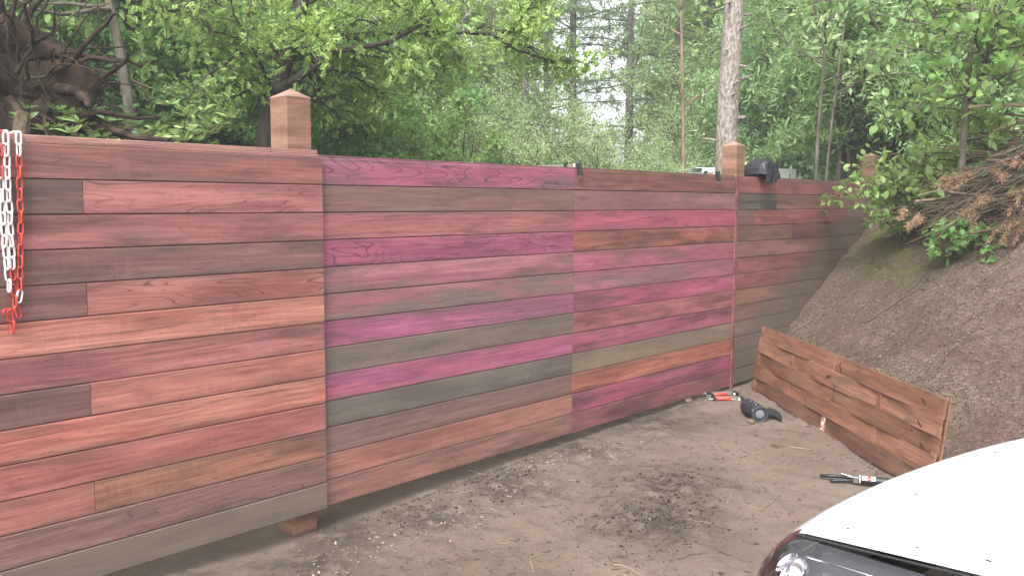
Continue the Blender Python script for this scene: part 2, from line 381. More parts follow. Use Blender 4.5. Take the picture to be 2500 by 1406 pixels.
R1 = [[(None, (174, 114, 104), (156, 106, 98), .5)],
      [(1.567, (134, 104, 96), (104, 82, 78), .1), (None, (190, 122, 110), (172, 100, 98), 1.)],
      [(None, (172, 105, 98), (146, 98, 90), .3)],
      [(None, (152, 100, 92), (124, 95, 88), .5)],
      [(1.567, (146, 100, 94), (120, 86, 82), .2), (None, (188, 120, 104), (165, 105, 95), 1.)],
      [(None, (200, 132, 106), (205, 118, 92), .1, 1.5)],
      [(None, (176, 108, 98), (155, 94, 96), .1, 1.4)],
      [(1.567, (140, 100, 92), (114, 84, 80), .2), (None, (192, 120, 99), (180, 105, 92), .4)],
      [(None, (200, 114, 90), (206, 138, 110), 0., 1.7)],
      [(None, (184, 108, 96), (164, 98, 92), .2)],
      [(1.567, (184, 116, 102), (168, 108, 96), .1), (None, (172, 122, 98), (140, 100, 88), .0, 1.6)],
      [(None, (156, 110, 100), (136, 104, 96), .7)],
      [(None, (140, 118, 104), (120, 104, 94), .2, .9)]]
R2 = [[(None, (180, 84, 118), (132, 94, 108), 1.2)],
      [(None, (154, 114, 100), (132, 106, 96), .2)],
      [(None, (182, 120, 114), (166, 98, 104), .1, 1.5)],
      [(None, (172, 78, 112), (150, 70, 104), 1.1)],
      [(None, (172, 100, 112), (150, 112, 108), .2, 1., .15)],
      [(None, (170, 102, 106), (128, 112, 106), .2, .8, .25)],
      [(None, (176, 84, 130), (152, 100, 118), .1, 1., .1)],
      [(None, (130, 113, 101), (118, 105, 96), .0, .5)],
      [(None, (186, 88, 120), (170, 84, 130), .1, 1.3)],
      [(None, (117, 109, 99), (104, 98, 91), .0, .5, .1)],
      [(None, (150, 112, 100), (134, 105, 98), .3)],
      [(None, (186, 132, 114), (172, 116, 102), .3)],
      [(None, (174, 124, 110), (148, 108, 98), .5, 1.2)]]
R3 = [[(None, (150, 93, 82), (122, 80, 73), .1, 1.5)],
      [(None, (166, 114, 116), (152, 106, 106), .2, .7)],
      [(None, (190, 82, 100), (172, 78, 102), .6)],
      [(None, (172, 98, 80), (118, 78, 66), .3, 1.4)],
      [(None, (182, 88, 112), (152, 106, 104), .4, 1., .1)],
      [(None, (172, 92, 116), (136, 104, 106), .2, 1., .2)],
      [(None, (180, 76, 106), (142, 88, 100), .2, 1., .1)],
      [(None, (180, 106, 102), (152, 92, 90), .1)],
      [(None, (168, 78, 102), (132, 80, 92), .1, 1., .1)],
      [(None, (130, 116, 98), (142, 124, 102), .0, .5)],
      [(None, (184, 118, 96), (162, 100, 88), .1, 1.4)],
      [(None, (172, 72, 102), (132, 84, 96), .1)],
      [(None, (156, 86, 90), (130, 84, 86), .2)]]
R4 = [[(None, (172, 106, 96), (142, 92, 88), .1, .8)],
      [(7.86, (104, 95, 88), (84, 78, 75), .0, .6), (None, (164, 112, 98), (142, 98, 88), .1)],
      [(7.42, (128, 97, 90), (108, 86, 82), .1), (None, (168, 94, 82), (138, 84, 76), .2)],
      [(8.2, (150, 108, 90), (134, 98, 84), .1), (None, (142, 86, 80), (118, 78, 74), .3)],
      [(None, (164, 112, 100), (146, 98, 88), .1)],
      [(None, (158, 90, 80), (138, 82, 74), .3)],
      [(None, (158, 90, 77), (140, 90, 80), .1)],
      [(None, (162, 114, 94), (142, 104, 88), .1)],
      [(None, (152, 114, 98), (138, 106, 92), .0)],
      [(None, (146, 116, 99), (130, 108, 94), .0, .6)], [(None, (138, 114, 98), (126, 108, 94), .0, .6)],
      [(None, (132, 114, 98), (124, 110, 96), .0, .5)], [(None, (130, 112, 98), (122, 108, 95), .0, .5)]]
G = 'hardwood board panels of the fence'
panel('board_panel', 'reddish brown board panel with the plastic chain hung over its top edge', -.6, 2.751, .028, R1, G, dirt=lambda r: (.36, -.105, .62, .16) if r == 12 else ((.06, 0, .5, .1) if r > 10 else None), stiles=(.6, 2.55))
panel('board_panel', 'wide panel of pink, purple and grey boards between chain panel and first clamp', 2.754, 4.838, .0, R2, G, stiles=(2.85, 4.78))
panel('board_panel', 'crimson pink board panel carrying two black clamps on its top edge', 4.842, 7.062, .004, R3, G, stiles=(4.9, 7.0))
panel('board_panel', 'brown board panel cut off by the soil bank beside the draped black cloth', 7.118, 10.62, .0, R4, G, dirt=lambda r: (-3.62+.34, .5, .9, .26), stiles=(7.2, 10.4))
# cap tongue along panel tops and the cover strip between the last two panels
for s0, s1, t0 in ((-.6, 2.735, .012), ):
    o = thing('cap_rail', 'thin pale cap strip along the top of the chain panel', 'rail', W(s0, t0, ZT+.001), PHI)
    obj('strip', MB().box(0, s1-s0, 0, .03, .006, .028), wood('cap_strip', (196, 150, 136), (180, 134, 122), 0, 91, .7), o, bevel=.003)
    obj('lower_strip', MB().box(0, s1-s0, -.012, .03, -.006, .0055), wood('cap_strip_low', (176, 126, 114), (160, 112, 102), 0, 92, .7), o, bevel=.002)
o = thing('cover_strip', 'narrow red brown upright cover strip between crimson panel and bank panel', 'batten', W(7.068, .012, -.03), PHI)
obj('strip', MB().box(0, .042, 0, .03, 0, ZT+.03), wood('cover_strip', (160, 92, 84), (142, 82, 78), .0, 95), o, bevel=.003)
obj('shadow_gap_backing', MB().box(-.006, .05, .032, .05, 0.02, ZT+.0), M['black_plastic'], o)

# ------------------------------------------------------------------ posts
def post(sc, tf, zb, ze, label, wd=.145):
    root = thing('gate_post', label, 'post', W(sc, tf-wd/2, zb), PHI, 'square hardwood posts with pyramid tops')
    h = wd/2
    obj('shaft', MB().box(-h, h, -h, h, 0, ze-zb), M['post'], root, bevel=.004)
    m = MB(); e = h+.001
    m.add([(-e, -e, 0), (e, -e, 0), (e, e, 0), (-e, e, 0), (-e, -e, .006), (e, -e, .006), (e, e, .006), (-e, e, .006), (0, 0, .05)],
          [(0, 3, 2, 1), (0, 1, 5, 4), (1, 2, 6, 5), (2, 3, 7, 6), (3, 0, 4, 7), (4, 5, 8), (5, 6, 8), (6, 7, 8), (7, 4, 8)])
    obj('pyramid_top', m, M['postcap'], root, (0, 0, ze-zb+.0005)); return root
post(2.672, -.05, -.26, 2.105, 'tall square post between the chain panel and the pink purple panel')
post(7.245, -.05, -.2, 2.085, 'square post beside the draped black cloth')
post(10.43, -.05, -.2, 2.12, 'square post at the bank end half hidden by shrub leaves')

# ------------------------------------------------------------------ plastic chain
def link_mesh():
    m = MB(); a, b, r = .0098, .0145, .0039; pts = []
    n = 7
    for i in range(n): t_ = math.pi*i/(n-1); pts.append((a*math.cos(t_), 0, b+a*math.sin(t_)))
    for i in range(n): t_ = math.pi+math.pi*i/(n-1); pts.append((a*math.cos(t_), 0, -b+a*math.sin(t_)))
    P = [Vector(p) for p in pts]; N = len(P); k = 8; vs = []; fs = []
    for i in range(N):
        td = (P[(i+1) % N]-P[i-1]).normalized(); y = Vector((0, 1, 0)); nn = td.cross(y)
        for j in range(k): c = 2*math.pi*j/k; vs.append(P[i]+(y*math.cos(c)+nn*math.sin(c))*r)
    for i in range(N):
        for j in range(k): fs.append((i*k+j, i*k+(j+1) % k, ((i+1) % N)*k+(j+1) % k, ((i+1) % N)*k+j))
    m.add(vs, fs); return m
lmw = link_mesh().mesh('chain_link'); lmw.materials.append(M['white_plastic']); lmr = lmw.copy(); lmr.materials.clear(); lmr.materials.append(M['red_plastic'])
for me in (lmw, lmr): me.polygons.foreach_set('use_smooth', [True]*len(me.polygons))
def fp(px, py, t):            # picture point on the plane t in front of the fence -> local panel coordinates (s, z)
    v = FW+RT*((px-1250)/2200.4)-UP*((py-703)/2200.4); nv = Vector(NV); u = (DIST-t)/v.dot(nv); P = Vector((0, 0, CAMZ))+v*u
    return P.dot(Vector(DV)), P.z
ch = thing('plastic_chain', 'red and white plastic chain hanging in strands over the board panel', 'chain', W(1.3, .05, 1.05), PHI)
def strand(pz, cols, top=True, step=.0432):
    """pz: zoomed polyline; cols: string of w/r per link"""
    pts = [fp(x/2.7, 320+y/2.7, .05) for x, y in pz]; pts = [Vector((s-1.3, 0, z-1.05)) for s, z in pts]
    d = [0]
    for a, b in zip(pts, pts[1:]): d.append(d[-1]+(b-a).length)
    i = 0; u = 0
    if top:
        for k, (yy, zz, rx) in enumerate(((.035, .035, 1.5), (.075, .012, 2.5))):
            o = link('link', lmw if cols[0] == 'w' else lmr, None, ch, (pts[0].x+.002, yy, ZT-1.05+zz)); o.rotation_euler = (rx, 0, math.pi/2*(k % 2)+.2)
    while u < d[-1]:
        j = max(q for q in range(len(d)) if d[q] <= u+1e-9); j = min(j, len(pts)-2)
        a = (u-d[j])/(d[j+1]-d[j]); p = pts[j].lerp(pts[j+1], a); td = (pts[j+1]-pts[j]).normalized()
        o = link('link', lmw if cols[min(i, len(cols)-1)] == 'w' else lmr, None, ch, p)
        o.rotation_euler = (random.uniform(-.08, .08), math.atan2(td.x, td.z) + random.uniform(-.08, .08), (0.25 if i % 2 == 0 else math.pi/2+.25)+random.uniform(-.2, .2))
        i += 1; u += step
strand([(122, 50), (125, 170), (130, 400), (136, 600), (135, 860), (126, 1075)], 'ww'+'r'*20)
strand([(38, 50), (45, 160), (55, 400), (68, 600), (80, 830), (88, 1000)], 'w'*12+'r'*5)
strand([(2, 50), (4, 240), (10, 400), (20, 560), (28, 700), (45, 880), (66, 1060)], 'rrrr'+'w'*20)
strand([(92, 1050), (100, 1140), (125, 1215)], 'rrrr', False); strand([(128, 1090), (116, 1160)], 'ww', False)
strand([(66, 1220), (88, 1310), (112, 1345)], 'rrr', False); strand([(60, 1190), (100, 1185)], 'rr', False, .03)

# ------------------------------------------------------------------ clamps on the top edge
def f_clamp(root, L, handle):
    """local: bar along +y from the jaw at y=0, jaw hanging to -z"""
    obj('bar', MB().box(-.0035, .0035, -.01, L, -.009, .009), M['steel_bar'], root, bevel=.001)
    m = MB(); m.add([(-.012, -.022, .016), (.012, -.022, .016), (.012, .016, .016), (-.012, .016, .016), (-.010, -.034, -.07), (.010, -.034, -.07), (.010, -.016, -.07), (-.010, -.016, -.07)],
                    [(0, 1, 2, 3), (4, 7, 6, 5), (0, 4, 5, 1), (1, 5, 6, 2), (2, 6, 7, 3), (3, 7, 4, 0)]); obj('fixed_jaw', m, M['black_plastic'], root, bevel=.003)
    m = MB(); m.add([(-.010, -.036, -.0705), (.010, -.036, -.0705), (.010, -.012, -.0705), (-.010, -.012, -.0705), (-.005, -.014, -.1), (.005, -.014, -.1), (.005, -.006, -.1), (-.005, -.006, -.1)],
                    [(0, 1, 2, 3), (4, 7, 6, 5), (0, 4, 5, 1), (1, 5, 6, 2), (2, 6, 7, 3), (3, 7, 4, 0)]); obj('jaw_tip', m, M['steel'], root, bevel=.002)
    obj('sliding_arm', MB().box(-.012, .012, .095, .118, -.1, .02), M['black_plastic'], root, bevel=.003)
    obj('screw', MB().tube([(0, .06, -.085), (0, .20, -.085)], .005, 8), M['steel'], root)
    obj('grip', MB().lathe([(.004, 0), (.013, .005), (.014, .06), (.011, .1), (.003, .105)], 10, Matrix.Translation((0, .2, -.085)) @ Matrix.Rotation(-math.pi/2, 4, 'X')), handle, root, smooth=True)
    obj('stop_collar', MB().box(-.0075, .0075, .026, .034, -.0125, .0125), M['white_plastic'], root, bevel=.001)
    obj('red_stop', MB().box(-.0078, .0078, .0345, .042, -.0128, .0128), M['red_plastic'], root, bevel=.001)
for sx, z, t0, lb in ((4.872, ZT+.024, -.002, 'black bar clamp gripping the top beside the purple swirl board'), (6.74, ZT+.022, .002, 'black bar clamp gripping the top beside the post with black cloth')):
    r = thing('bar_clamp', lb, 'clamp', W(sx, t0+.004, z), PHI, 'clamps on the fence top'); f_clamp(r, .34, M['red_plastic'])

# ------------------------------------------------------------------ black cloth over the fence
def cloth():
    m = MB(); nu, nv = 20, 19
    def fn(u, v):
        a = (v-.5)*2; e = 2*u-1; x = math.copysign(.15*abs(e)**.75, e)*(1-.10*a*a)
        top = .135*(1-.95*abs(e)**5)+.02*math.sin(2.2*u+.5)-.02*(u > .8)*(u-.8)*5
        if abs(a) < .55: q = abs(a)/.55; y = math.copysign(.085*q**.8, a); z = top*(1-.18*q*q)
        else: q = (abs(a)-.55)/.45; y = math.copysign(.085+.012*q, a); z = top*.82-q*(top*.82+.035+.03*math.sin(3.5*u+.3)*(a < 0))
        fold = .022*abs(math.sin(6*u+2.6*a+.4))+.012*abs(math.sin(13*u-5*a+1.3))*(.5+.5*abs(a))
        f2 = float(vnoise(np.array(u*9.5+3), np.array(v*9.), 5)-.47)*.034
        return Vector((x+f2*.5, y+math.copysign(fold+abs(f2)*.3, a if a else 1), z+f2-.6*fold*(abs(a) < .6)))
    m.grid(fn, nu, nv); return m
o = thing('draped_cloth', 'crumpled black cloth draped over the fence top beside a post', 'cloth', W(7.60, -.035, ZT+.018), PHI)
c = obj('fabric', cloth(), M['black_cloth'], o); md = c.modifiers.new('thick', 'SOLIDIFY'); md.thickness = .004

# ------------------------------------------------------------------ woven panel leaning against the bank
def gpt(px, py, z):
    v = FW+RT*((px-1250)/2200.4)-UP*((py-703)/2200.4); return Vector((0, 0, CAMZ))+v*((z-CAMZ)/v.z)
BL = gpt(1838, 952, -.03); BR = gpt(2267, 1211, -.05)
ex = (BR-BL); LW = ex.length; ex.normalize(); lean = math.radians(7); bk = Vector((ex.y, -ex.x, 0)).normalized()
if bk.x < 0: bk = -bk
ez = (Vector((0, 0, 1))*math.cos(lean)+bk*math.sin(lean)).normalized(); ey = ez.cross(ex).normalized(); ez = ex.cross(ey)
wp = thing('woven_panel', 'woven wooden slat panel leaning against the soil bank', 'fence panel')
wp.matrix_world = Matrix(((ex.x, ey.x, ez.x, BL.x), (ex.y, ey.y, ez.y, BL.y), (ex.z, ey.z, ez.z, BL.z), (0, 0, 0, 1)))
SH = .112; NB = 5
fr = -1 if ey.dot(Vector((0, -1, 0))) > 0 else 1     # sign of the local y that faces away from the viewer
FRONT = 1 if ey.y < 0 else -1
wmats = [wood('larch_slat', a, b, .5, 200+i, 1.1) for i, (a, b) in enumerate([((170, 124, 96), (148, 102, 76)), ((180, 134, 104), (156, 108, 82)), ((164, 118, 90), (142, 96, 72)), ((174, 128, 98), (150, 102, 78)), ((148, 106, 86), (130, 90, 72))])]
for r in range(5):                                   # r=0 top
    m = MB(); z0 = (4-r)*SH+.004; ph = 1 if r % 2 else -1; nx = 49; x0 = random.uniform(-.02, .0); x1 = LW+random.uniform(-.01, .03)
    vs = []; fs = []
    for i in range(nx):
        u = i/(nx-1); x = x0+(x1-x0)*u; cc_ = math.cos(4*math.pi*u); y = FRONT*ph*.0072*math.copysign(abs(cc_)**.4, cc_); wob = .003*math.sin(u*9+r)
        for dy, dz in ((-.0035, 0), (.0035, 0), (.0035, SH+.006), (-.0035, SH+.006)): vs.append((x, y+dy+(wob if dz else -wob)*.5, z0+dz+.004*math.sin(u*5+2*r)))
    for i in range(nx-1):
        for k in range(4): fs.append((i*4+k, i*4+(k+1) % 4, (i+1)*4+(k+1) % 4, (i+1)*4+k))
    fs += [(0, 3, 2, 1), tuple((nx-1)*4+k for k in range(4))]; m.add(vs, fs)
    obj('slat', m, wmats[r], wp)
bmat = wood('larch_batten', (172, 124, 96), (150, 102, 78), .1, 220)
pm = NT('batten_white_paint'); pn = pm.noise(pm.obj(), 40., 4); pmm = pm.fin(pm.bsdf(pm.mix(pm.step(pn, .4, .55), lin((170, 112, 84)), (.7, .68, .64)), .7))
for k in range(5):
    x = LW*k/4+(.02 if k == 0 else -.02 if k == 4 else 0)
    obj('batten', MB().box(x-.028, x+.028, -.0036, .0036, .0, 5*SH+.0), bmat, wp, bevel=.002)
    obj('batten', MB().box(x-.028, x+.028, -FRONT*.03-.006, -FRONT*.03+.006, .0, 5*SH-.004), bmat, wp, bevel=.002) if k in (0, 4) else None
obj('paint_smear', MB().box(LW*.5-.0285, LW*.5+.0285, min(FRONT*.0038, FRONT*.0048), max(FRONT*.0038, FRONT*.0048), .012, SH*.98), pmm, wp)
km = simple('dark_knot', (.075, .035, .02), .7, .2, var=.4)
for kx, kz, a, b, rr in ((.535, .515, .022, .007, .9), (.545, .47, .035, .007, 2.2), (.495, .40, .045, .013, .25), (.535, .345, .03, .008, 2.2), (.53, .26, .025, .006, 2.3), (.925, .5, .035, .009, -.5), (.93, .37, .032, .008, -.5), (.945, .25, .035, .010, -.5), (.9, .31, .014, .007, 0)):
    row = 4-int(kz/SH); ph = 1 if row % 2 else -1; cc_ = math.cos(4*math.pi*kx); y = FRONT*ph*.0072*math.copysign(abs(cc_)**.4, cc_)+FRONT*.0041
    mk = MB(); mk.add([(LW*kx+a*math.cos(q)*math.cos(rr)-b*math.sin(q)*math.sin(rr), y, kz+a*math.cos(q)*math.sin(rr)+b*math.sin(q)*math.cos(rr)) for q in np.linspace(0, 2*math.pi, 13)[:-1]], [tuple(range(12))])
    o = obj('knot', mk, km, wp); md = o.modifiers.new('thick', 'SOLIDIFY'); md.thickness = .0008; md.offset = 0

# ------------------------------------------------------------------ loudspeaker on the soil
def gp(px, py, z):
    P = gpt(px, py, z); return P
A = gpt(1855, 1015, .012); Bk = gpt(1819, 990, .014)
ax = (A-Bk); ax.z = 0; ax.normalize(); LS = .275
sp_root = thing('portable_speaker', 'dark grey cylindrical speaker lying on the soil beside the woven panel', 'speaker')
sx_ = Vector((0, 0, 1)).cross(ax).normalized(); RS = .064
gz = HW((A-ax*LS*.5).x, (A-ax*LS*.5).y)
org = A-ax*LS; org.z = gz+RS
sp_root.matrix_world = Matrix(((sx_.x, 0, ax.x, org.x), (sx_.y, 0, ax.y, org.y), (0, 1, 0, org.z), (0, 0, 0, 1)))
prof = [(.030, -.012), (.046, -.008), (.052, .0)]+[(RS*(.93+.07*math.sin(math.pi*u)), .004+(LS-.008)*u) for u in np.linspace(0, 1, 9)]
obj('body', MB().lathe(prof, 28), M['speaker_cloth'], sp_root, smooth=True)
def ring(r0, r1, z0, z1, n=28):
    m = MB(); vs = []; fs = []
    P = [(r0, z0), (r1, z0), (r1+.001, z1-.003), (r1-.003, z1), (r0+.004, z1), (r0, z1-.004)]
    for k in range(n):
        c = 2*math.pi*k/n
        for r, z in P: vs.append((r*math.cos(c), r*math.sin(c), z))
    q = len(P)
    for k in range(n):
        for j in range(q): fs.append((k*q+j, ((k+1) % n)*q+j, ((k+1) % n)*q+(j+1) % q, k*q+(j+1) % q))
    m.add(vs, fs); return m
obj('end_rim', ring(.043, .0625, LS-.004, LS+.016), M['speaker_rubber'], sp_root, smooth=False, bevel=.002)
obj('radiator_surround', MB().lathe([(.0428, LS-.003), (.0428, LS-.001), (.038, LS+.0)], 28), M['black_plastic'], sp_root)
obj('radiator_disc', MB().lathe([(.0370, LS+.0005), (.0365, LS+.006), (.026, LS+.009), (.01, LS+.0105), (.002, LS+.011)], 28), M['cone_grey'], sp_root, smooth=True)
for q in ((.35, 1.7), (.55, 1.55), (.78, 1.75), (.97, 2.6)):
    zz = q[0]*LS; rr = RS*(.93+.07*math.sin(math.pi*q[0]))+.0006; c = q[1]
    obj('paint_fleck', MB().lathe([(.004, -.0008), (.0055, .0002), (.003, .001)], 8, Matrix.Translation((rr*math.cos(c), rr*math.sin(c), zz)) @ Matrix.Rotation(c, 4, 'Z') @ Matrix.Rotation(math.pi/2, 4, 'Y')), M['white_plastic'], sp_root)
stp = MB(); pth = [(-.052, .012, LS-.01), (-.075, .02, LS-.0), (-.105, .012, LS+.015), (-.14, -.018, LS+.03), (-.155, -.042, LS+.02), (-.145, -.05, LS-.03), (-.11, -.052, LS-.08), (-.07, -.048, LS-.12), (-.052, -.02, LS-.16)]
sg = -1 if sx_.x < 0 else 1
vs = []; fs = []
for i, p in enumerate(pth):
    p = Vector((-p[0]*sg, p[1], p[2]))
    for dx, dy, dz in ((0, .03, -.006), (.004, .03, .004), (.004, -.02, .008), (0, -.02, -.003)): vs.append((p.x+dx, max(p.y+dy, -RS+.002), p.z+dz))
for i in range(len(pth)-1):
    for k in range(4): fs.append((i*4+k, i*4+(k+1) % 4, (i+1)*4+(k+1) % 4, (i+1)*4+k))
fs += [(0, 1, 2, 3), tuple((len(pth)-1)*4+k for k in (3, 2, 1, 0))]
stp.add(vs, fs); obj('carry_strap', stp, M['black_plastic'], sp_root, smooth=False)

# ------------------------------------------------------------------ clamps lying on the soil, sealant gun, cones
def lay(o, P, az, tilt=0., roll=0.):
    o.location = P; o.rotation_euler = (tilt, roll, az); return o
def ground_clamp(px, py, az, label, dz=0.):
    P = gpt(px, py, -.03); P.z = HW(P.x, P.y)+.02+dz
    r = thing('bar_clamp', label, 'clamp', P, az, 'clamps lying on the soil')
    obj('bar', MB().box(-.12, .17, -.004, .004, -.008, .008), M['steel_bar'], r, bevel=.001)
    obj('fixed_jaw', MB().box(.15, .172, -.085, .012, -.012, .012), M['black_plastic'], r, bevel=.003)
    obj('sliding_arm', MB().box(-.085, -.062, -.09, .012, -.013, .013), M['black_plastic'], r, bevel=.003)
    obj('screw', MB().tube([(-.12, -.075, 0), (.1, -.075, 0)], .005, 8), M['steel'], r)
    obj('jaw_pad', MB().lathe([(.012, 0), (.014, .004), (.008, .012)], 12, Matrix.Translation((.135, -.075, 0)) @ Matrix.Rotation(-math.pi/2, 4, 'Y')), M['white_plastic'], r)
    obj('grip', MB().lathe([(.006, 0), (.0145, .006), (.0155, .05), (.0155, .09), (.013, .118), (.006, .124)], 12, Matrix.Translation((-.06, -.075, .004)) @ Matrix.Rotation(math.pi/2, 4, 'Y')), M['red_plastic'], r, smooth=True)
    obj('bar_end_cap', MB().box(-.128, -.1201, -.008, .008, -.011, .011), M['steel'], r, bevel=.001)
ground_clamp(1762, 973, -.05, 'clamp with red grip lying on soil at the foot of the crimson panel')
ground_clamp(1748, 967, .22, 'second red gripped clamp crossing under the first near the fence foot', .014)

P = gpt(2075, 1176, -.06); P.z = HW(P.x, P.y)+.022
gun = thing('sealant_gun', 'black sealant gun with white and red cartridge lying beside the woven panel', 'sealant gun', P, 0)
gun.rotation_euler = (0, 0, -.32)
obj('barrel', MB().lathe([(.024, 0), (.0245, .004), (.0245, .2), (.02, .21)], 20, Matrix.Translation((.045, 0, .006)) @ Matrix.Rotation(math.pi/2, 4, 'Y')), M['black_plastic'], gun, smooth=False)
obj('cartridge_band', MB().lathe([(.0262, 0), (.0262, .007)], 20, Matrix.Translation((.05, 0, .006)) @ Matrix.Rotation(math.pi/2, 4, 'Y')), M['white_plastic'], gun)
def wrap(x0, x1, a0, a1, r, mat, name):
    m = MB(); m.grid(lambda u, v: Vector((x0+(x1-x0)*u, -r*math.cos(a0+(a1-a0)*v), .006+r*math.sin(a0+(a1-a0)*v))), 2, 8); o = obj(name, m, mat, gun); md = o.modifiers.new('thick', 'SOLIDIFY'); md.thickness = .0006; return o
wrap(.066, .095, .2, 1.5, .0252, M['white_plastic'], 'white_label'); wrap(.0955, .115, .2, 1.5, .0252, M['red_plastic'], 'red_label'); wrap(.1155, .14, .2, 1.5, .0252, M['white_plastic'], 'white_label')
wrap(.072, .086, .55, 1.1, .0256, simple('label_grey_print', (.22, .25, .24), .6), 'printed_block')
obj('handle', MB().tube([(.04, .0, .01), (-.03, .028, .006), (-.1, .04, .0), (-.17, .036, -.004)], [.012, .011, .012, .011], 8), M['black_plastic'], gun, smooth=True)
obj('trigger', MB().tube([(.03, -.01, .0), (-.02, -.012, -.004), (-.08, -.02, -.008), (-.11, -.03, -.01)], [.009, .01, .012, .011], 8), M['black_plastic'], gun, smooth=True)
obj('yoke', MB().box(.018, .046, -.022, .022, -.012, .026), M['steel'], gun, bevel=.003)
obj('plunger_rod', MB().tube([(.03, 0, .012), (-.05, .01, .03), ], .004, 8), M['steel'], gun)

def pine_cone(px, py, label, az):
    P = gpt(px, py, -.04); P.z = HW(P.x, P.y)+.016
    r = thing('pine_cone', label, 'pine cone', P, az, 'pine cones on the soil')
    m = MB(); m.lathe([(.004, -.03), (.013, -.022), (.017, -.006), (.015, .012), (.008, .028), (.002, .033)], 10, Matrix.Rotation(math.pi/2, 4, 'Y')); obj('core', m, M['cone'], r, smooth=True)
    sc = MB(); sc.add([(0, -.005, 0), (0, .005, 0), (.006, .004, .006), (.006, -.004, .006), (.004, 0, -.002)], [(0, 1, 2, 3), (0, 4, 1), (1, 4, 2), (2, 4, 3), (3, 4, 0)])
    me = sc.mesh('scale'); me.materials.append(M['cone'])
    for i in range(46):
        u = (i+.5)/46; a = i*2.399; rad = .017*math.sin(math.pi*min(1, .12+u*.9))**.7
        o = link('scale', me, None, r); x = -.026+.055*u
        o.matrix_local = Matrix.Translation((x, rad*math.cos(a), rad*math.sin(a))) @ Matrix.Rotation(a-math.pi/2, 4, 'X') @ Matrix.Rotation(-.5, 4, 'Y')
pine_cone(1833, 1036, 'open brown pine cone lying against the speaker rim', -.7)
pine_cone(1681, 984, 'small brown pine cone on bare soil below the crimson panel', .4)
#PART2
# ------------------------------------------------------------------ white car parked facing the fence
CARX = Vector((.775, .633, 0)); CARY = Vector((-.633, .775, 0))
CW = 1.62
car = thing('parked_car', 'white car with clear headlight parked nose towards the fence', 'car', (.743, 2.268, -.1), math.atan2(.633, .775))
Z0 = .1                                             # local z of world z=0
def paint():
    k = NT('white_car_paint'); n = k.noise(k.obj(), 3., 3); n2 = k.noise(k.obj(), 160., 2, .5)
    c = k.mix(k.math('MULTIPLY', k.step(n, .4, .7), .12), (.72, .735, .75), (.67, .68, .69)); c = k.mix(k.math('MULTIPLY', k.step(n2, .66, .72), .15), c, (.5, .48, .44))
    return k.fin(k.bsdf(c, .28, .5, 0, None, .6))
M['paint'] = paint()
M['glass_dark'] = simple('tinted_window_glass', (.012, .016, .018), .06, .6, var=.1, bumpk=0)
M['tyre'] = simple('tyre_rubber', (.02, .02, .021), .8, .3)
M['chrome'] = simple('chrome_reflector', (.75, .75, .77), .12, .5, metal=1., var=.03, bumpk=.02)
M['lamp_dark'] = simple('lamp_housing_dark', (.028, .022, .026), .25, .5, var=.2, bumpk=.02)
def lensmat():
    k = NT('clear_lamp_lens'); lw = k.n('ShaderNodeFresnel'); lw.inputs[0].default_value = 1.5
    n = k.noise(k.map(k.obj(), (20, 60, 20)), 1., 3)
    g = k.n('ShaderNodeBsdfGlossy'); g.inputs['Roughness'].default_value = .04; g.inputs['Color'].default_value = (.95, .95, 1, 1); k.l(k.bump(n, .03, .002), g.inputs['Normal'])
    t = k.n('ShaderNodeBsdfTransparent'); t.inputs[0].default_value = (.90, .86, .90, 1)
    mx = k.n('ShaderNodeMixShader'); k.l(k.math('ADD', k.math('MULTIPLY', lw.outputs[0], 1.7), .05, clamp=True), mx.inputs[0]); k.l(t.outputs[0], mx.inputs[1]); k.l(g.outputs[0], mx.inputs[2]); return k.fin(mx)
M['lens'] = lensmat()
def lead(b): u = b/CW; return .107*(1-(2*u-1)**2)**.8*1.0 if 0 < u < 1 else 0.
def ztop(b, a): return .75+Z0+.085*a-.012*a*a + .05*(1-abs(2*b/CW-1)**2.4)*min(1, max(0, a+.1)/.5)
def hood_fn(u, v):
    b = .004+(CW-.008)*u; yl = lead(b)
    if v < .22:                                     # rolled front lip
        q = v/.22; ang = q*math.pi/2; r = .05
        return Vector((b, yl+r*.45*math.cos(ang)-.015, ztop(b, -yl)-r*(1-math.sin(ang))))
    q = (v-.22)/.78; y = yl-.015-q*(1.05+yl); return Vector((b, y, ztop(b, -y)))
obj('bonnet', MB().grid(hood_fn, 48, 44), M['paint'], car, smooth=True)
# plan outline of the nose: (b, y) going rear-left -> corner -> front -> corner -> rear-right, and outward normals
def outline(off, drop=0):
    pts = []
    for y in (-4.0, -3.2, -2.4, -1.6, -1.0, -.6, -.4, -.2, -.1): pts.append((-off*(.75 if y < -.5 else .9), y))
    for q in (15, 35, 55, 75): a = math.radians(q); pts.append((-off*math.cos(a)*.9+.0, -.03+off*1.25*math.sin(a)))
    for i in range(1, 20): b = CW*i/20; pts.append((b, lead(b)-.03+off*1.25))
    L = [(CW-b, y) for b, y in pts[:13]][::-1]; return pts+L
def loft(levels, i0=0, i1=None):
    m = MB(); rows = []
    for off, z in levels: rows.append([(b, y, z+Z0+.03*max(0, min(1, -y/.8)) if z > .5 else z+Z0) for b, y in outline(off)][i0:i1])
    n = len(rows[0]); m.add([p for r in rows for p in r], [(j*n+i, j*n+i+1, (j+1)*n+i+1, (j+1)*n+i) for j in range(len(rows)-1) for i in range(n-1)]); return m
obj('bumper_and_wings', loft([(.118, .555), (.135, .48), (.14, .38), (.115, .25), (.07, .17)]), M['paint'], car, smooth=True)
NL = len(outline(.1)); LI0, LI1 = 5, 14
LEV = [(.0, .742), (.035, .728), (.068, .70), (.094, .655), (.110, .60), (.118, .56)]
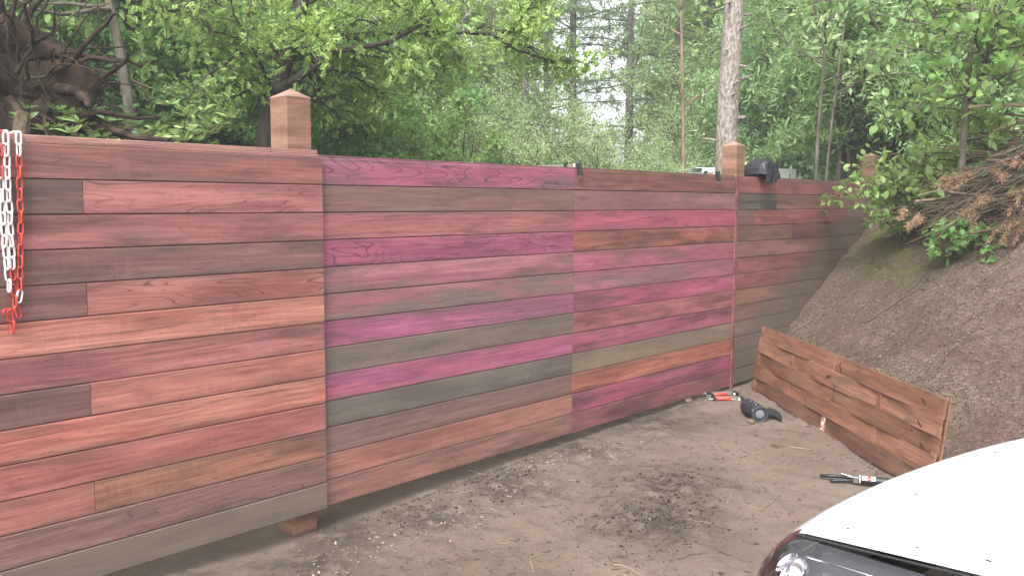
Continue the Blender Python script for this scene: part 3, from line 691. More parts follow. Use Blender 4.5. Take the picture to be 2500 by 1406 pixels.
obj('nose_upper', loft([(.004, .738), (.035, .725), (.068, .695), (.094, .65), (.110, .60), (.118, .557)], LI1-1, NL-LI1+1), M['paint'], car, smooth=True)
obj('wing_top', loft([(-.02, .748), (.035, .735), (.068, .70), (.094, .655), (.110, .60), (.118, .557)], 0, LI0+1), M['paint'], car, smooth=True)
obj('wing_top', loft([(-.02, .748), (.035, .735), (.068, .70), (.094, .655), (.110, .60), (.118, .557)], NL-LI0-1, None), M['paint'], car, smooth=True)
for side in (0, 1):
    a, b = (LI0, LI1) if side == 0 else (NL-LI1, NL-LI0)
    hl = obj('headlight', loft([(o, z) for o, z in LEV], a, b), M['lens'], car, smooth=True)
    obj('housing', loft([(o-.075 if o > .05 else -.03, z-.008-.012*(o < .05)) for o, z in LEV], a, b), M['lamp_dark'], hl, smooth=True)
    sg_ = 1 if side == 0 else -1; bx = (lambda v: v) if side == 0 else (lambda v: CW-v)
    for (b_, y_, z_, r_) in ((-.030, -.035, .645, .044),):
        Mx = Matrix.Translation((bx(b_), y_, z_+Z0)) @ Matrix.Rotation(-sg_*.75, 4, 'Y') @ Matrix.Rotation(-.25, 4, 'X')
        obj('reflector', MB().lathe([(.006, .0), (r_*.6, .010), (r_*.85, .024), (r_, .046), (r_*1.06, .046), (r_*.9, .02), (.01, -.006)], 20, Mx), M['chrome'], hl, smooth=True)
        obj('bulb', MB().lathe([(.012, .0), (.013, .02), (.004, .03)], 12, Mx), M['white_plastic'], hl, smooth=True)
    obj('trim', MB().tube([(bx(.01), .02, .705+Z0), (bx(-.036), -.06, .712+Z0), (bx(-.04), -.2, .718+Z0), (bx(-.034), -.36, .722+Z0)], .005, 8), M['chrome'], hl, smooth=True)
    obj('seal', MB().tube([(bx(.001), .004, .743+Z0), (bx(.0), -.15, ztop(0, .15)-.008), (bx(.0), -.4, ztop(0, .4)-.008), (bx(.0), -.6, ztop(0, .6)-.008)], .0035, 6), M['black_plastic'], car)
obj('grille', MB().box(.45, CW-.45, lead(.8)+.06, lead(.8)+.138, .3+Z0, .4+Z0), M['black_plastic'], car, bevel=.01)
def cabin(u, v):
    x0, x1 = -.06, CW+.06; sec = [(-1.02, .84), (-1.35, 1.06), (-1.7, 1.30), (-1.95, 1.40), (-2.6, 1.45), (-3.3, 1.38), (-3.75, 1.05), (-4.0, .85)]
    q = u*(len(sec)-1); i = min(int(q), len(sec)-2); f = q-i; y = sec[i][0]*(1-f)+sec[i+1][0]*f; z = sec[i][1]*(1-f)+sec[i+1][1]*f
    w_ = math.sin(math.pi*v); tuck = .22*(z-.84)/.6; xx = x0+tuck+(x1-x0-2*tuck)*v; return Vector((xx, y, Z0+.8+(z-.8)*min(1, w_*5)))
obj('cabin_glass', MB().grid(cabin, 30, 24), M['glass_dark'], car, smooth=True)
obj('roof', MB().grid(lambda u, v: cabin(.42+.3*u, .1+.8*v)+Vector((0, 0, .012)), 10, 12), M['paint'], car, smooth=True)
obj('side_panel', MB().box(-.075, -.03, -3.98, -1.02, .2+Z0, .82+Z0), M['paint'], car, bevel=.02); obj('side_panel', MB().box(CW+.03, CW+.075, -3.98, -1.02, .2+Z0, .82+Z0), M['paint'], car, bevel=.02)
obj('tail', MB().box(-.03, CW+.03, -4.02, -3.8, .25+Z0, .86+Z0), M['paint'], car, bevel=.05)
for x in (.0, CW):
    for y in (-.75, -3.2):
        Mx = Matrix.Translation((x, y, .3)) @ Matrix.Rotation(math.pi/2, 4, 'Y')
        wl = obj('wheel', MB().lathe([(.2, -.09), (.29, -.1), (.305, -.06), (.305, .06), (.29, .1), (.2, .09)], 28, Mx), M['tyre'], car, smooth=True)
        obj('rim', MB().lathe([(.05, -.104), (.18, -.1), (.2, -.08), (.2, .08), (.18, .1), (.05, .104)], 20, Mx), M['steel'], wl)
# specks of dirt on the bonnet
for px, py, r in ((2430, 1105, .006), (2235, 1208, .005), (2088, 1207, .004), (2070, 1291, .006), (2240, 1337, .006), (2414, 1369, .008), (2118, 1233, .003), (2050, 1226, .003)):
    v = FW+RT*((px-1250)/2200.4)-UP*((py-703)/2200.4); o0 = Vector((0, 0, CAMZ)); best = None
    for u in np.arange(1.2, 4.2, .004):
        p = o0+v*u; q = p-car.location; b = q.dot(CARX); y = q.dot(CARY)
        if 0 < b < CW and -1 < y < lead(b) and q.z <= ztop(b, -y): best = (b, y); break
    if best:
        m = MB(); m.lathe([(r, 0), (r*.8, .0015), (r*.2, .002)], 6, Matrix.Translation((best[0], best[1], ztop(best[0], -best[1])+.0003)) @ Matrix.Rotation(random.random()*3, 4, 'Z') @ Matrix.Scale(.5, 4, (0, 1, 0)))
        obj('dirt_speck', m, M['clod'], car)

# ------------------------------------------------------------------ white van beyond the fence
vY = 13.6; vx0, vx1 = PX(1704, vY), PX(1942, vY); vz = HW((vx0+vx1)/2, vY)
van = thing('parked_van', 'white van roof showing above the fence behind the post and cloth', 'van', (vx0, vY, vz), 0)
vh = PZ(409, vY)-vz; vw = vx1-vx0
def vbody(u, v):
    y = 3.6*u; th = (v-.5)*2; ta_ = min(1, .35+u*4); x = vw/2+vw/2*math.copysign(min(1, abs(th)*1.25), th)
    z = vh*(1 if abs(th) < .7 else max(0.12, 1-((abs(th)-.7)/.3)**1.6)) - (.05*abs(th)**2); return Vector((x, y, z))
obj('body', MB().grid(vbody, 8, 40), M['paint'], van, smooth=True)
obj('rear_panel', MB().box(.03, vw-.03, -.012, .03, .3, vh-.012), M['paint'], van, bevel=.012)
obj('rear_window', MB().box(.18, vw-.18, -.02, -.0125, vh-.75, vh-.3), M['glass_dark'], van)
obj('front_panel', MB().box(.04, vw-.04, 3.55, 3.62, .3, vh-.07), M['glass_dark'], van, bevel=.05)
obj('roof_box', MB().box(.0, .34, .3, 1.3, vh+.001, vh+.012), M['white_plastic'], van, bevel=.03)
for x in (.1, vw-.1):
    for y in (.7, 2.9): obj('wheel', MB().lathe([(.18, -.1), (.3, -.1), (.32, 0), (.3, .1), (.18, .1)], 20, Matrix.Translation((x, y, .31)) @ Matrix.Rotation(math.pi/2, 4, 'Y')), M['tyre'], van)

# ------------------------------------------------------------------ foliage kit
def unit(a): return a/np.maximum(np.linalg.norm(a, axis=1, keepdims=True), 1e-9)
OVATE = np.array([(0, 0, 0), (.35, .5, .13), (.72, .36, .1), (1, 0, -.06), (.72, -.36, .1), (.35, -.5, .13)]); OV_F = np.array([(0, 3, 2, 1), (0, 5, 4, 3)])
RHOMB = np.array([(0, 0, 0), (.45, .5, .1), (1, 0, -.03), (.45, -.5, .1)]); RH_F = np.array([(0, 1, 2, 3)])
OAK = np.array([(0, 0, 0), (.30, .42, .1), (.42, .2, .04), (.62, .55, .1), (.74, .22, .04), (1, .0, -.05), (.74, -.22, .04), (.62, -.55, .1), (.42, -.2, .04), (.30, -.42, .1)]); OAK_F = np.array([(0, 2, 1, 1), (0, 5, 4, 2), (4, 3, 2, 2), (0, 8, 6, 5), (0, 9, 8, 8), (8, 7, 6, 6)])
OAK2_F = np.array([(0, 2, 1), (0, 4, 2), (0, 5, 4), (4, 3, 2), (0, 8, 9), (0, 6, 8), (0, 5, 6), (6, 7, 8)])
def leaves(name, P, D, L, Wd, rng, tmpl=OVATE, F=OV_F, up=.8, var=.35):
    P = np.asarray(P, float); D = unit(np.asarray(D, float)); n = len(P)
    N = unit(rng.normal(size=(n, 3))+np.array([0, 0, up*1.6])); N = unit(N-D*np.sum(N*D, 1, keepdims=True)); B = np.cross(N, D)
    sc = (1+var*rng.uniform(-1, 1, n))[:, None]
    V = P[:, None, :] + (D*sc*L)[:, None, :]*tmpl[None, :, 0:1] + (B*sc*Wd)[:, None, :]*tmpl[None, :, 1:2] + (N*sc*Wd)[:, None, :]*tmpl[None, :, 2:3]
    k = len(tmpl); Fi = (np.arange(n)[:, None, None]*k+F[None]).reshape(-1, F.shape[1])
    return npmesh(name, V.reshape(-1, 3), Fi)
def wander(rng, p, d, L, seg, bend, droop):
    pts = [np.array(p)]; d = np.array(d, float)
    for i in range(seg):
        d = d+rng.normal(size=3)*bend+np.array([0, 0, -droop]); d /= np.linalg.norm(d); pts.append(pts[-1]+d*L/seg)
    return pts
class Tree:
    def __init__(s, seed): s.rng = np.random.default_rng(seed); s.wood = MB(); s.twig = MB(); s.P = []; s.D = []
    def at(s, path, u):
        q = u*(len(path)-1); i = min(int(q), len(path)-2); f = q-i
        return path[i]*(1-f)+path[i+1]*f, (path[i+1]-path[i])/np.linalg.norm(path[i+1]-path[i])
    def trunk(s, pts, r0, r1, n=9):
        pts = [np.array(p, float) for p in pts]; out = []
        for a, b in zip(pts, pts[1:]):
            for k in range(4): out.append(a+(b-a)*k/4)
        out.append(pts[-1]); k = len(out)
        s.wood.tube(out, [r0+(r1-r0)*(i/(k-1))+.25*r0*max(0, 1-i*.9) for i in range(k)], n); return out
    def limbs(s, path, n, u0, u1, L0, L1, el=(.1, .7), r=.03, droop=.02, bend=.16, sub=8, subL=.45, leaf=14, spread=.12, az=None, sub_el=.5, subsub=0):
        rng = s.rng
        for i in range(n):
            u = u0+(u1-u0)*(i+rng.uniform(0, 1))/n; p, td = s.at(path, min(u, .999))
            a = rng.uniform(0, 2*math.pi) if az is None else rng.uniform(*az)
            e = rng.uniform(*el); d = np.array([math.cos(a)*math.cos(e), math.sin(a)*math.cos(e), math.sin(e)])
            L = (L0+(L1-L0)*(u-u0)/max(1e-6, u1-u0))*rng.uniform(.7, 1.2); pp = wander(rng, p, d, L, 7, bend, droop)
            s.wood.tube(pp, [r*(L/max(L0, L1))*(1-.85*k/7)+.003 for k in range(8)], 5, False)
            for j in range(sub):
                v = .2+.8*(j+rng.uniform(0, 1))/sub; q, qd = s.at(pp, min(v, .999))
                dd = qd*.6+rng.normal(size=3)*sub_el; dd /= np.linalg.norm(dd); l2 = L*subL*rng.uniform(.5, 1.1)*(1.15-.6*v)
                tw = wander(rng, q, dd, l2, 3, .18, droop*1.3); s.twig.tube(tw, [.006, .005, .004, .002], 3, False)
                s.leafy(tw, leaf, spread)
                for g in range(subsub):
                    q2, d2 = s.at(tw, rng.uniform(.2, .95)); d3 = d2*.5+rng.normal(size=3)*.6; d3 /= np.linalg.norm(d3); t2 = wander(rng, q2, d3, l2*.6, 2, .2, droop); s.twig.tube(t2, [.004, .003, .0015], 3, False); s.leafy(t2, leaf//2, spread*.8)
    def leafy(s, tw, k, spread):
        rng = s.rng; k = int(k*rng.uniform(.6, 1.4)); 
        for _ in range(k):
            q, d = s.at(tw, rng.uniform(.1, .999)); s.P.append(q+rng.normal(size=3)*spread*.5); s.D.append(d*.5+rng.normal(size=3)*.7)
    def build(s, name, label, cat, loc, bark, leafm, L, Wd, tmpl=OVATE, F=OV_F, up=.8, group=None, rz=0, extra=None, twigm=None):
        o = thing(name, label, cat, loc, rz, group)
        s.parts = []
        tr = obj('trunk', s.wood, bark, o, smooth=True)
        if s.twig.v: obj('twigs', s.twig, twigm or bark, tr)['kind'] = 'stuff'
        if s.P: link('crown', leaves('crown', s.P, s.D, L, Wd, s.rng, tmpl, F, up), leafm, o)
        return o
def copy_tree(o, loc, rz, scale=1., label=None):
    r = o.copy(); COL.objects.link(r); r.location = loc; r.rotation_euler = (0, 0, rz); r.scale = (scale, scale, scale)
    if label: r['label'] = label
    for ch_ in list(o.children):
        c_ = ch_.copy(); COL.objects.link(c_); c_.parent = r
        for g_ in list(ch_.children): d_ = g_.copy(); COL.objects.link(d_); d_.parent = c_
    return r
def hit(px, py):
    v = FW+RT*((px-1250)/2200.4)-UP*((py-703)/2200.4)
    for u in np.arange(3, 14, .02):
        q = Vector((0, 0, CAMZ))+v*u
        if q.z <= HW(q.x, q.y): return q
    return None
def gl(px, Y, dz=-.05): x = PX(px, Y); return (x, Y, HW(x, Y)+dz)

B_oak = barkmat('oak_bark', (.035, .03, .026), (.085, .07, .055)); B_grey = barkmat('grey_bark', (.085, .078, .058), (.17, .155, .12))
B_spruce = barkmat('spruce_bark', (.15, .125, .105), (.40, .35, .31), (42, 42, 20), .8); B_pine = barkmat('pine_bark', (.17, .12, .085), (.28, .2, .15))
B_green = barkmat('larch_bark', (.07, .07, .06), (.16, .155, .135)); B_birch = barkmat('birch_bark', (.12, .10, .085), (.42, .39, .35), (5, 5, 14))
B_brown = barkmat('twig_bark', (.09, .06, .045), (.17, .12, .09)); B_root = barkmat('root_bark', (.018, .012, .009), (.06, .04, .028), (12, 12, 12))
LM_oak = leafmat('oak_leaf', (0.061, 0.128, 0.027), (0.122, 0.238, 0.044), (0.244, 0.366, 0.079), .4)
LM_mid = leafmat('shrub_leaf', (0.037, 0.104, 0.024), (0.079, 0.189, 0.037), (0.183, 0.317, 0.073), .35)
LM_pale = leafmat('pale_willow_leaf', (.105, .165, .07), (.165, .24, .10), (.25, .33, .15), .4, nscale=.9)
LM_far = leafmat('far_tree_leaf', (.08, .15, .04), (.14, .23, .06), (.26, .34, .10), .4, nscale=.5)  # greens kept pale: distance haze on the far trees put into the leaf colour
LM_larch = leafmat('larch_needle', (.07, .13, .06), (.11, .18, .08), (.17, .25, .11), .3, .6, .2)
LM_willow = leafmat('sallow_leaf', (0.061, 0.140, 0.049), (0.122, 0.232, 0.073), (0.268, 0.378, 0.171), .35, .4, .5)
LM_hazel = leafmat('hazel_leaf', (.045, .10, .018), (.08, .165, .03), (.16, .26, .055), .40, .4, .45)
LM_rhodo = leafmat('laurel_leaf', (.02, .05, .014), (.045, .1, .02), (.17, .25, .05), .2, .35, .5)
LM_dark = leafmat('hemlock_spray', (0.037, 0.091, 0.024), (0.061, 0.140, 0.034), (0.122, 0.220, 0.049), .3, .55, .25)
LM_dead = leafmat('dead_frond', (.09, .05, .03), (.18, .10, .06), (.27, .165, .105), .2, .8, .1)
PI = math.pi
# broadleaf shrubs that fill the wood behind the fence
def shrub(seed, h, n, spreadr, limbn, leaf, L, Wd, mat, bark, name, label, group, loc, cat='shrub', lean=.5, up=.8, tmpl=OVATE, F=OV_F, sub=8, L0=1.0, spread=.14, el=(-.2, .9)):
    t = Tree(seed); rng = t.rng
    for i in range(n):
        a = 2*PI*(i+rng.uniform(0, .6))/n; r = spreadr*rng.uniform(.2, 1)
        top = np.array([math.cos(a)*r, math.sin(a)*r, h*rng.uniform(.7, 1.05)]); mid = top*np.array([.35, .35, .5])+rng.normal(size=3)*.08
        p = t.trunk([(rng.normal()*.08, rng.normal()*.08, -.1), mid, top], .022+.006*h, .006, 5)
        t.limbs(p, limbn, .18, 1., L0, L0*.55, el, .014, .01, .18, sub, .5, leaf, spread)
    return t.build(name, label, cat, loc, bark, mat, L, Wd, tmpl, F, up, group)
S1 = shrub(21, 3.4, 6, 1.3, 9, 22, .085, .055, LM_mid, B_brown, 'leafy_shrub', 'dense mid green broadleaf shrub in the thicket behind the fence', 'thicket shrubs behind the fence', gl(480, 10.5))
S2 = shrub(22, 3.0, 6, 1.5, 9, 22, .075, .055, LM_mid, B_brown, 'leafy_shrub', 'dense mid green broadleaf shrub in the thicket behind the fence', 'thicket shrubs behind the fence', gl(640, 11.5))
S3 = shrub(23, 3.3, 7, 1.2, 9, 24, .055, .026, LM_pale, B_grey, 'pale_shrub', 'feathery pale green shrub low behind the wide pink panel', 'pale feathery shrubs in the clearing', gl(1100, 15), spread=.2)
S4 = shrub(24, 2.8, 7, 1.4, 9, 24, .05, .024, LM_pale, B_grey, 'pale_shrub', 'feathery pale green shrub low behind the wide pink panel', 'pale feathery shrubs in the clearing', gl(1420, 15.5), spread=.2)
spots = [(380, 12, 1.1), (560, 12.5, 1.05), (760, 12.8, 1.05), (860, 11.0, .82), (960, 13, .95), (1060, 12, .75), (250, 10.5, .9), (300, 14, 1.25), (450, 15, 1.3), (620, 15.5, 1.3), (800, 16, 1.25), (950, 17, 1.3), (1100, 17.5, 1.2), (100, 12, 1.1), (-20, 11, 1.), (180, 15, 1.3), (20, 15, 1.3), (700, 9.6, .6), (1010, 10.2, .52)]
SL = ['leafy shrub behind the laurel bush and slim stem', 'leafy shrub between the slim stem and the oak trunk', 'leafy shrub directly behind the tall post', 'leafy shrub under the low right hand oak branch', 'leafy shrub below the spreading oak branch tips', 'small leafy shrub beside the pale feathery bushes', 'leafy shrub beside the fallen log on the mound', None, 'leafy shrub at the foot of the ivy clad trunk', None, None, None, None, 'leafy shrub behind the upturned root plate', None, None, None, 'low leafy shrub close behind the wide pink panel and tall post', 'low leafy shrub just above the wide pink panel edge']
for i, (px, Y, sc) in enumerate(spots): copy_tree((S1, S2)[i % 2], gl(px, Y), i*1.7, sc, SL[i])
spots = [(1010, 14, .62), (1200, 14.5, .8), (1300, 15.5, .95), (1370, 14, .62), (1500, 15, .72), (1570, 16, .9), (1640, 14.8, .6), (1690, 17.5, .95), (1250, 18, 1.2), (1360, 19, 1.2), (1480, 19, .8), (1600, 19, 1.1), (1720, 19, 1.25), (1130, 19, 1.3), (1550, 13.2, .45), (1450, 13.4, .4)]
SL = ['low pale shrub peeping over the wide pink panel', 'pale feathery shrub below the left hand larch trunk', 'pale feathery shrub below the thin far larch', 'low pale shrub behind the first black clamp', 'pale feathery shrub under the right hand larch', None, 'pale feathery shrub at the foot of the thin reddish pine', 'pale shrub between the reddish pine and the spruce trunk', None, None, None, None, None, None, 'very low pale shrub over the crimson panel edge', None]
for i, (px, Y, sc) in enumerate(spots): copy_tree((S3, S4)[i % 2], gl(px, Y), i*2.1, sc, SL[i])

# oak with a dark leaning trunk behind the first post
t = Tree(31); Y = 9.0; x0, z0 = PX(655, Y), 0
bz = HW(x0, Y)
tp = [(0, 0, -.1), (PX(660, Y)-x0, 0, PZ(330, Y)-bz), (PX(690, Y)-x0, .1, PZ(170, Y)-bz), (PX(738, Y)-x0, .2, PZ(0, Y)-bz), (PX(770, Y)-x0, .2, 4.6), (PX(790, Y)-x0, .1, 5.4)]
p = t.trunk(tp, .13, .04, 10)
br = t.trunk([(PX(668, Y)-x0, 0, PZ(240, Y)-bz), (PX(740, Y)-x0, -.1, PZ(205, Y)-bz), (PX(830, Y)-x0, -.25, PZ(150, Y)-bz), (PX(960, Y)-x0, -.3, PZ(130, Y)-bz), (PX(1080, Y)-x0, -.35, PZ(70, Y)-bz)], .05, .012, 6)
br2 = t.trunk([(PX(700, Y)-x0, .1, PZ(130, Y)-bz), (PX(820, Y)-x0, .4, PZ(90, Y)-bz), (PX(1000, Y)-x0, .6, PZ(60, Y)-bz), (PX(1190, Y)-x0, .6, PZ(70, Y)-bz), (PX(1270, Y)-x0, .5, PZ(120, Y)-bz)], .045, .01, 6)
br3 = t.trunk([(PX(735, Y)-x0, .2, PZ(10, Y)-bz), (PX(640, Y)-x0, -.2, PZ(-30, Y)-bz), (PX(520, Y)-x0, -.5, PZ(20, Y)-bz), (PX(600, Y)-x0, -.8, PZ(140, Y)-bz)], .04, .01, 6)
for bb in (br, br2): t.limbs(bb, 15, .25, 1., 1.0, .7, (-.5, .6), .014, .03, .2, 9, .5, 15, .12)
t.limbs(br3, 9, .3, 1., .8, .6, (-.5, .6), .012, .03, .2, 8, .5, 14, .12)
t.limbs(p, 16, .28, .62, 1.2, 1.3, (-.1, .6), .02, .02, .2, 9, .5, 14, .12)
t.limbs(p, 8, .7, 1., 1.2, .8, (-.1, .8), .03, .02, .2, 9, .5, 14, .14)
t.build('oak_tree', 'young oak with dark leaning trunk and yellow green leaves behind the tall post', 'tree', (x0, Y, bz), B_oak, LM_oak, .088, .058, OAK, OAK2_F, .7)

# slim tree, hemlock sprays and the ivy clad stem on the left
def conifer(seed, h, r, n, L0, L1, leaf, name, label, loc, bark, lm, Ln, Wn, u0=.1, droop=.05, el=(-.15, .25), bare=0, group=None, spread=.06, sub=12, top_lean=0.):
    t = Tree(seed); p = t.trunk([(0, 0, -.1), (top_lean*.3, 0, h*.35), (top_lean*.7, .05, h*.7), (top_lean, 0, h)], r, .02, 9)
    t.limbs(p, n, u0, 1., L0, L1, el, .022, droop, .07, sub, .32, leaf, spread, sub_el=.28)
    return t.build(name, label, 'tree', loc, bark, lm, Ln, Wn, RHOMB, RH_F, .5, group)
t = Tree(41); Y = 8.6; x0 = PX(335, Y); bz = HW(x0, Y)
p = t.trunk([(0, 0, -.2), (PX(325, Y)-x0, 0, PZ(255, Y)-bz), (PX(308, Y)-x0, 0, PZ(130, Y)-bz), (PX(283, Y)-x0, 0, PZ(0, Y)-bz), (PX(260, Y)-x0, .1, 6), (PX(262, Y)-x0, 0, 8)], .058, .03, 9)
t.limbs(p, 16, .5, 1., 1.5, 1., (-.2, .5), .02, .04, .15, 10, .45, 14, .12)
t.build('slim_tree', 'slim grey brown tree stem leaning slightly behind the laurel bush', 'tree', (x0, Y, bz), B_grey, LM_mid, .09, .05)
C1 = conifer(42, 6.5, .08, 44, 2.2, .5, 26, 'hemlock_tree', 'dark green feathery conifer over the upturned roots', gl(60, 9.5), B_brown, LM_dark, .10, .03, .12, .035, (-.35, .2), spread=.12)
copy_tree(C1, gl(215, 11.5), 2., 1.05, 'dark feathery conifer between the upturned roots and the slim stem')
copy_tree(C1, gl(-120, 8.8), 4., .9, 'dark feathery conifer leaning in beside the upturned roots')
t = Tree(43); p = t.trunk([(0, 0, -.1), (.1, 0, 4), (-.1, 0, 8), (0, 0, 12)], .16, .08, 8)
for i in range(3800):
    u = t.rng.uniform(.12, .75); q, d = t.at(p, u); a = t.rng.uniform(0, 2*PI); rr = .2+.3*abs(t.rng.normal())*.8; t.P.append(q+np.array([math.cos(a)*rr, math.sin(a)*rr, 0])); t.D.append(np.array([math.cos(a), math.sin(a), -.6])+t.rng.normal(size=3)*.4)
t.limbs(p, 8, .7, 1., 2, 1.2, (.1, .8), .03, .02, .2, 8, .5, 10, .15)
t.build('ivy_clad_tree', 'tree trunk thickly wrapped in dark ivy behind the thicket', 'tree', gl(445, 15), B_oak, LM_rhodo, .11, .09)
def bare(seed, h, name, label, loc, bark, n=30, L=1.6, r=.07, lean=0., leafk=0, lm=None, group=None):
    t = Tree(seed); p = t.trunk([(0, 0, -.1), (lean*.3, 0, h*.35), (lean*.75, 0, h*.7), (lean, 0, h)], r, .02, 8)
    t.limbs(p, n, .3, 1., L, L*.5, (.2, 1.0), .02, .0, .12, 10, .5, leafk, .1); return t.build(name, label, 'tree', loc, bark, lm or LM_pale, .06, .035, RHOMB, RH_F, .6, group)
bare(44, 9, 'bare_birch', 'almost leafless brown twigged birch above the thicket', gl(530, 14), B_brown, 40, 1.5, .09, .2, 2)
bare(45, 10, 'birch_tree', 'pale mottled trunk standing among the oak leaves', gl(1026, 14.5), B_birch, 20, 1.6, .095, -.1, 8)
bare(46, 9, 'thin_pine', 'thin reddish pine stem leaning beside the thick spruce trunk', gl(1672, 16), B_pine, 12, 1.0, .036, -.3, 8, LM_larch)
# larches
K1 = conifer(51, 12, .13, 26, 3.0, .9, 34, 'larch_tree', 'larch with level tiered branches against the white sky gap', gl(1392, 22), B_green, LM_larch, .11, .03, .2, .012, (-.12, .2), spread=.06, sub=15)
for px, Y, rz, sc, lb in ((1278, 21, 1., 1., 'larch with straight greenish trunk left of the white sky gap'), (1330, 26, 2., .95, 'thin far larch between two nearer larches'), (1530, 22, 3., 1., 'larch with drooping needles right of the white sky gap'), (1640, 25, 4.4, 1.1, 'hazy larch behind the thin reddish pine'), (1180, 25, 5., 1.1, 'far larch behind the oak branch tips'), (1720, 23, .6, 1.05, 'dusky larch just behind the thick spruce trunk')):
    copy_tree(K1, gl(px, Y), rz, sc, lb)
# big spruce trunk
t = Tree(61); Y = 9.6; x0 = PX(1764, Y); bz = HW(x0, Y)
p = t.trunk([(0, 0, -.1), (PX(1766, Y)-x0, 0, PZ(300, Y)-bz), (PX(1775, Y)-x0, 0, PZ(0, Y)-bz), (.14, 0, 6), (.2, 0, 9)], .118, .09, 16)
for i in range(26):
    q, d = t.at(p, t.rng.uniform(.12, .6)); a = t.rng.uniform(0, 2*PI); dd = np.array([math.cos(a), math.sin(a), t.rng.uniform(-.4, .3)]); l = t.rng.uniform(.16, .26)
    t.wood.tube([q, q+dd*l], [.018, .008], 5)
t.limbs(p, 9, .5, .75, 1.3, 1.5, (-.4, .2), .02, .04, .1, 8, .35, 12, .06, az=(1.6, 3.6)); t.limbs(p, 14, .78, 1., 2, 1.6, (-.2, .2), .02, .03, .08, 10, .35, 22, .06)
t.build('spruce_tree', 'thick straight spruce trunk with flaky bark beside the second post', 'tree', (x0, Y, bz), B_spruce, LM_larch, .1, .03, RHOMB, RH_F)
# sallow thicket on the right
W1 = shrub(71, 5.2, 7, 1.7, 14, 22, .105, .032, LM_willow, B_grey, 'sallow_bush', 'tall sallow bush with narrow silvery leaves right of the spruce trunk', 'sallow bushes behind the bank panel', gl(2060, 12.8), L0=1.2, spread=.16, sub=9)
for px, Y, sc, rz, lb in ((1880, 17.6, 1.1, 1.2, 'sallow bush growing close behind the spruce trunk and black cloth'), (2190, 13.2, 1.05, 2.4, 'sallow bush between the narrow leaved bush and the bank sapling'), (2260, 11.4, .8, 3.9, 'sallow bush behind the post at the bank end'), (2330, 13.5, 1.1, 5.1, 'tall sallow bush behind the broad leaved sapling'), (2470, 11.5, 1., 2.9, 'sallow bush behind the brush pile'), (1830, 20.5, 1.2, .4, 'far sallow bush half hidden by the spruce trunk'), (1980, 17, 1.3, 4.6, 'far tall sallow bush over the bank panel')):
    copy_tree(W1, gl(px, Y), rz, sc, lb)
t = Tree(72); Y = 9.6; x0 = PX(1985, Y); bz = HW(x0, Y)
p1 = t.trunk([(0, 0, -.1), (.0, 0, 1.6), (PX(1995, Y)-x0, 0, PZ(120, Y)-bz), (PX(1955, Y)-x0, 0, PZ(0, Y)-bz), (PX(1940, Y)-x0, 0, 4.8)], .024, .008, 7); p2 = t.trunk([(.03, 0, 0), (PX(2020, Y)-x0, 0, PZ(270, Y)-bz), (PX(2042, Y)-x0, 0, PZ(40, Y)-bz), (PX(2046, Y)-x0, 0, 4.6)], .018, .007, 7)
for pp in (p1, p2): t.limbs(pp, 10, .35, 1., .9, .6, (.0, .9), .01, .02, .15, 6, .5, 11, .12)
t.build('twin_stem_sapling', 'twin stemmed grey sapling rising behind the bank panel', 'tree', (x0, Y, bz), B_grey, LM_willow, .10, .034)
# far wood
D1 = Tree(81); p = D1.trunk([(0, 0, -.2), (.2, .1, 3), (-.1, 0, 6), (0, 0, 9)], .14, .03, 8); D1.limbs(p, 26, .12, 1., 3.0, 1.3, (-.1, .8), .04, .01, .15, 11, .5, 22, .4)
D1 = D1.build('woodland_tree', 'light green woodland tree in the far edge of the wood', 'tree', gl(985, 25), B_green, LM_far, .19, .12, RHOMB, RH_F, .7, 'far woodland trees')
D2 = Tree(82); p = D2.trunk([(0, 0, -.2), (-.3, .1, 3), (.1, 0, 6), (.3, 0, 8.4)], .12, .03, 8); D2.limbs(p, 24, .1, 1., 2.6, 1.5, (-.2, .7), .04, .01, .15, 11, .5, 22, .4)
D2 = D2.build('woodland_tree', 'light green woodland tree in the far edge of the wood', 'tree', gl(700, 23), B_green, LM_far, .17, .11, RHOMB, RH_F, .7, 'far woodland trees')
rg = np.random.default_rng(5)
for i, (px, Y, sc) in enumerate([(-60, 18, 1.), (60, 21, 1.1), (200, 19, 1.05), (480, 26, 1.15), (760, 21, .9), (1000, 22, .95), (1090, 28, 1.05), (1180, 22, .75), (1250, 32, .7), (1630, 36, .8), (1660, 30, .95), (1760, 27, 1.1), (1850, 23, 1.05), (1960, 22, 1.1), (2080, 21, 1.1), (2200, 20, 1.1), (2320, 19, 1.1), (2450, 18, 1.1), (2580, 17, 1.), (700, 30, 1.1), (150, 30, 1.3), (2000, 32, 1.2), (2250, 30, 1.2), (1120, 36, 1.2), (1230, 38, 1.), (1680, 40, 1.2), (1800, 38, 1.3)]):
    copy_tree((D1, D2)[i % 2], gl(px, Y), float(rg.uniform(0, 6)), sc)

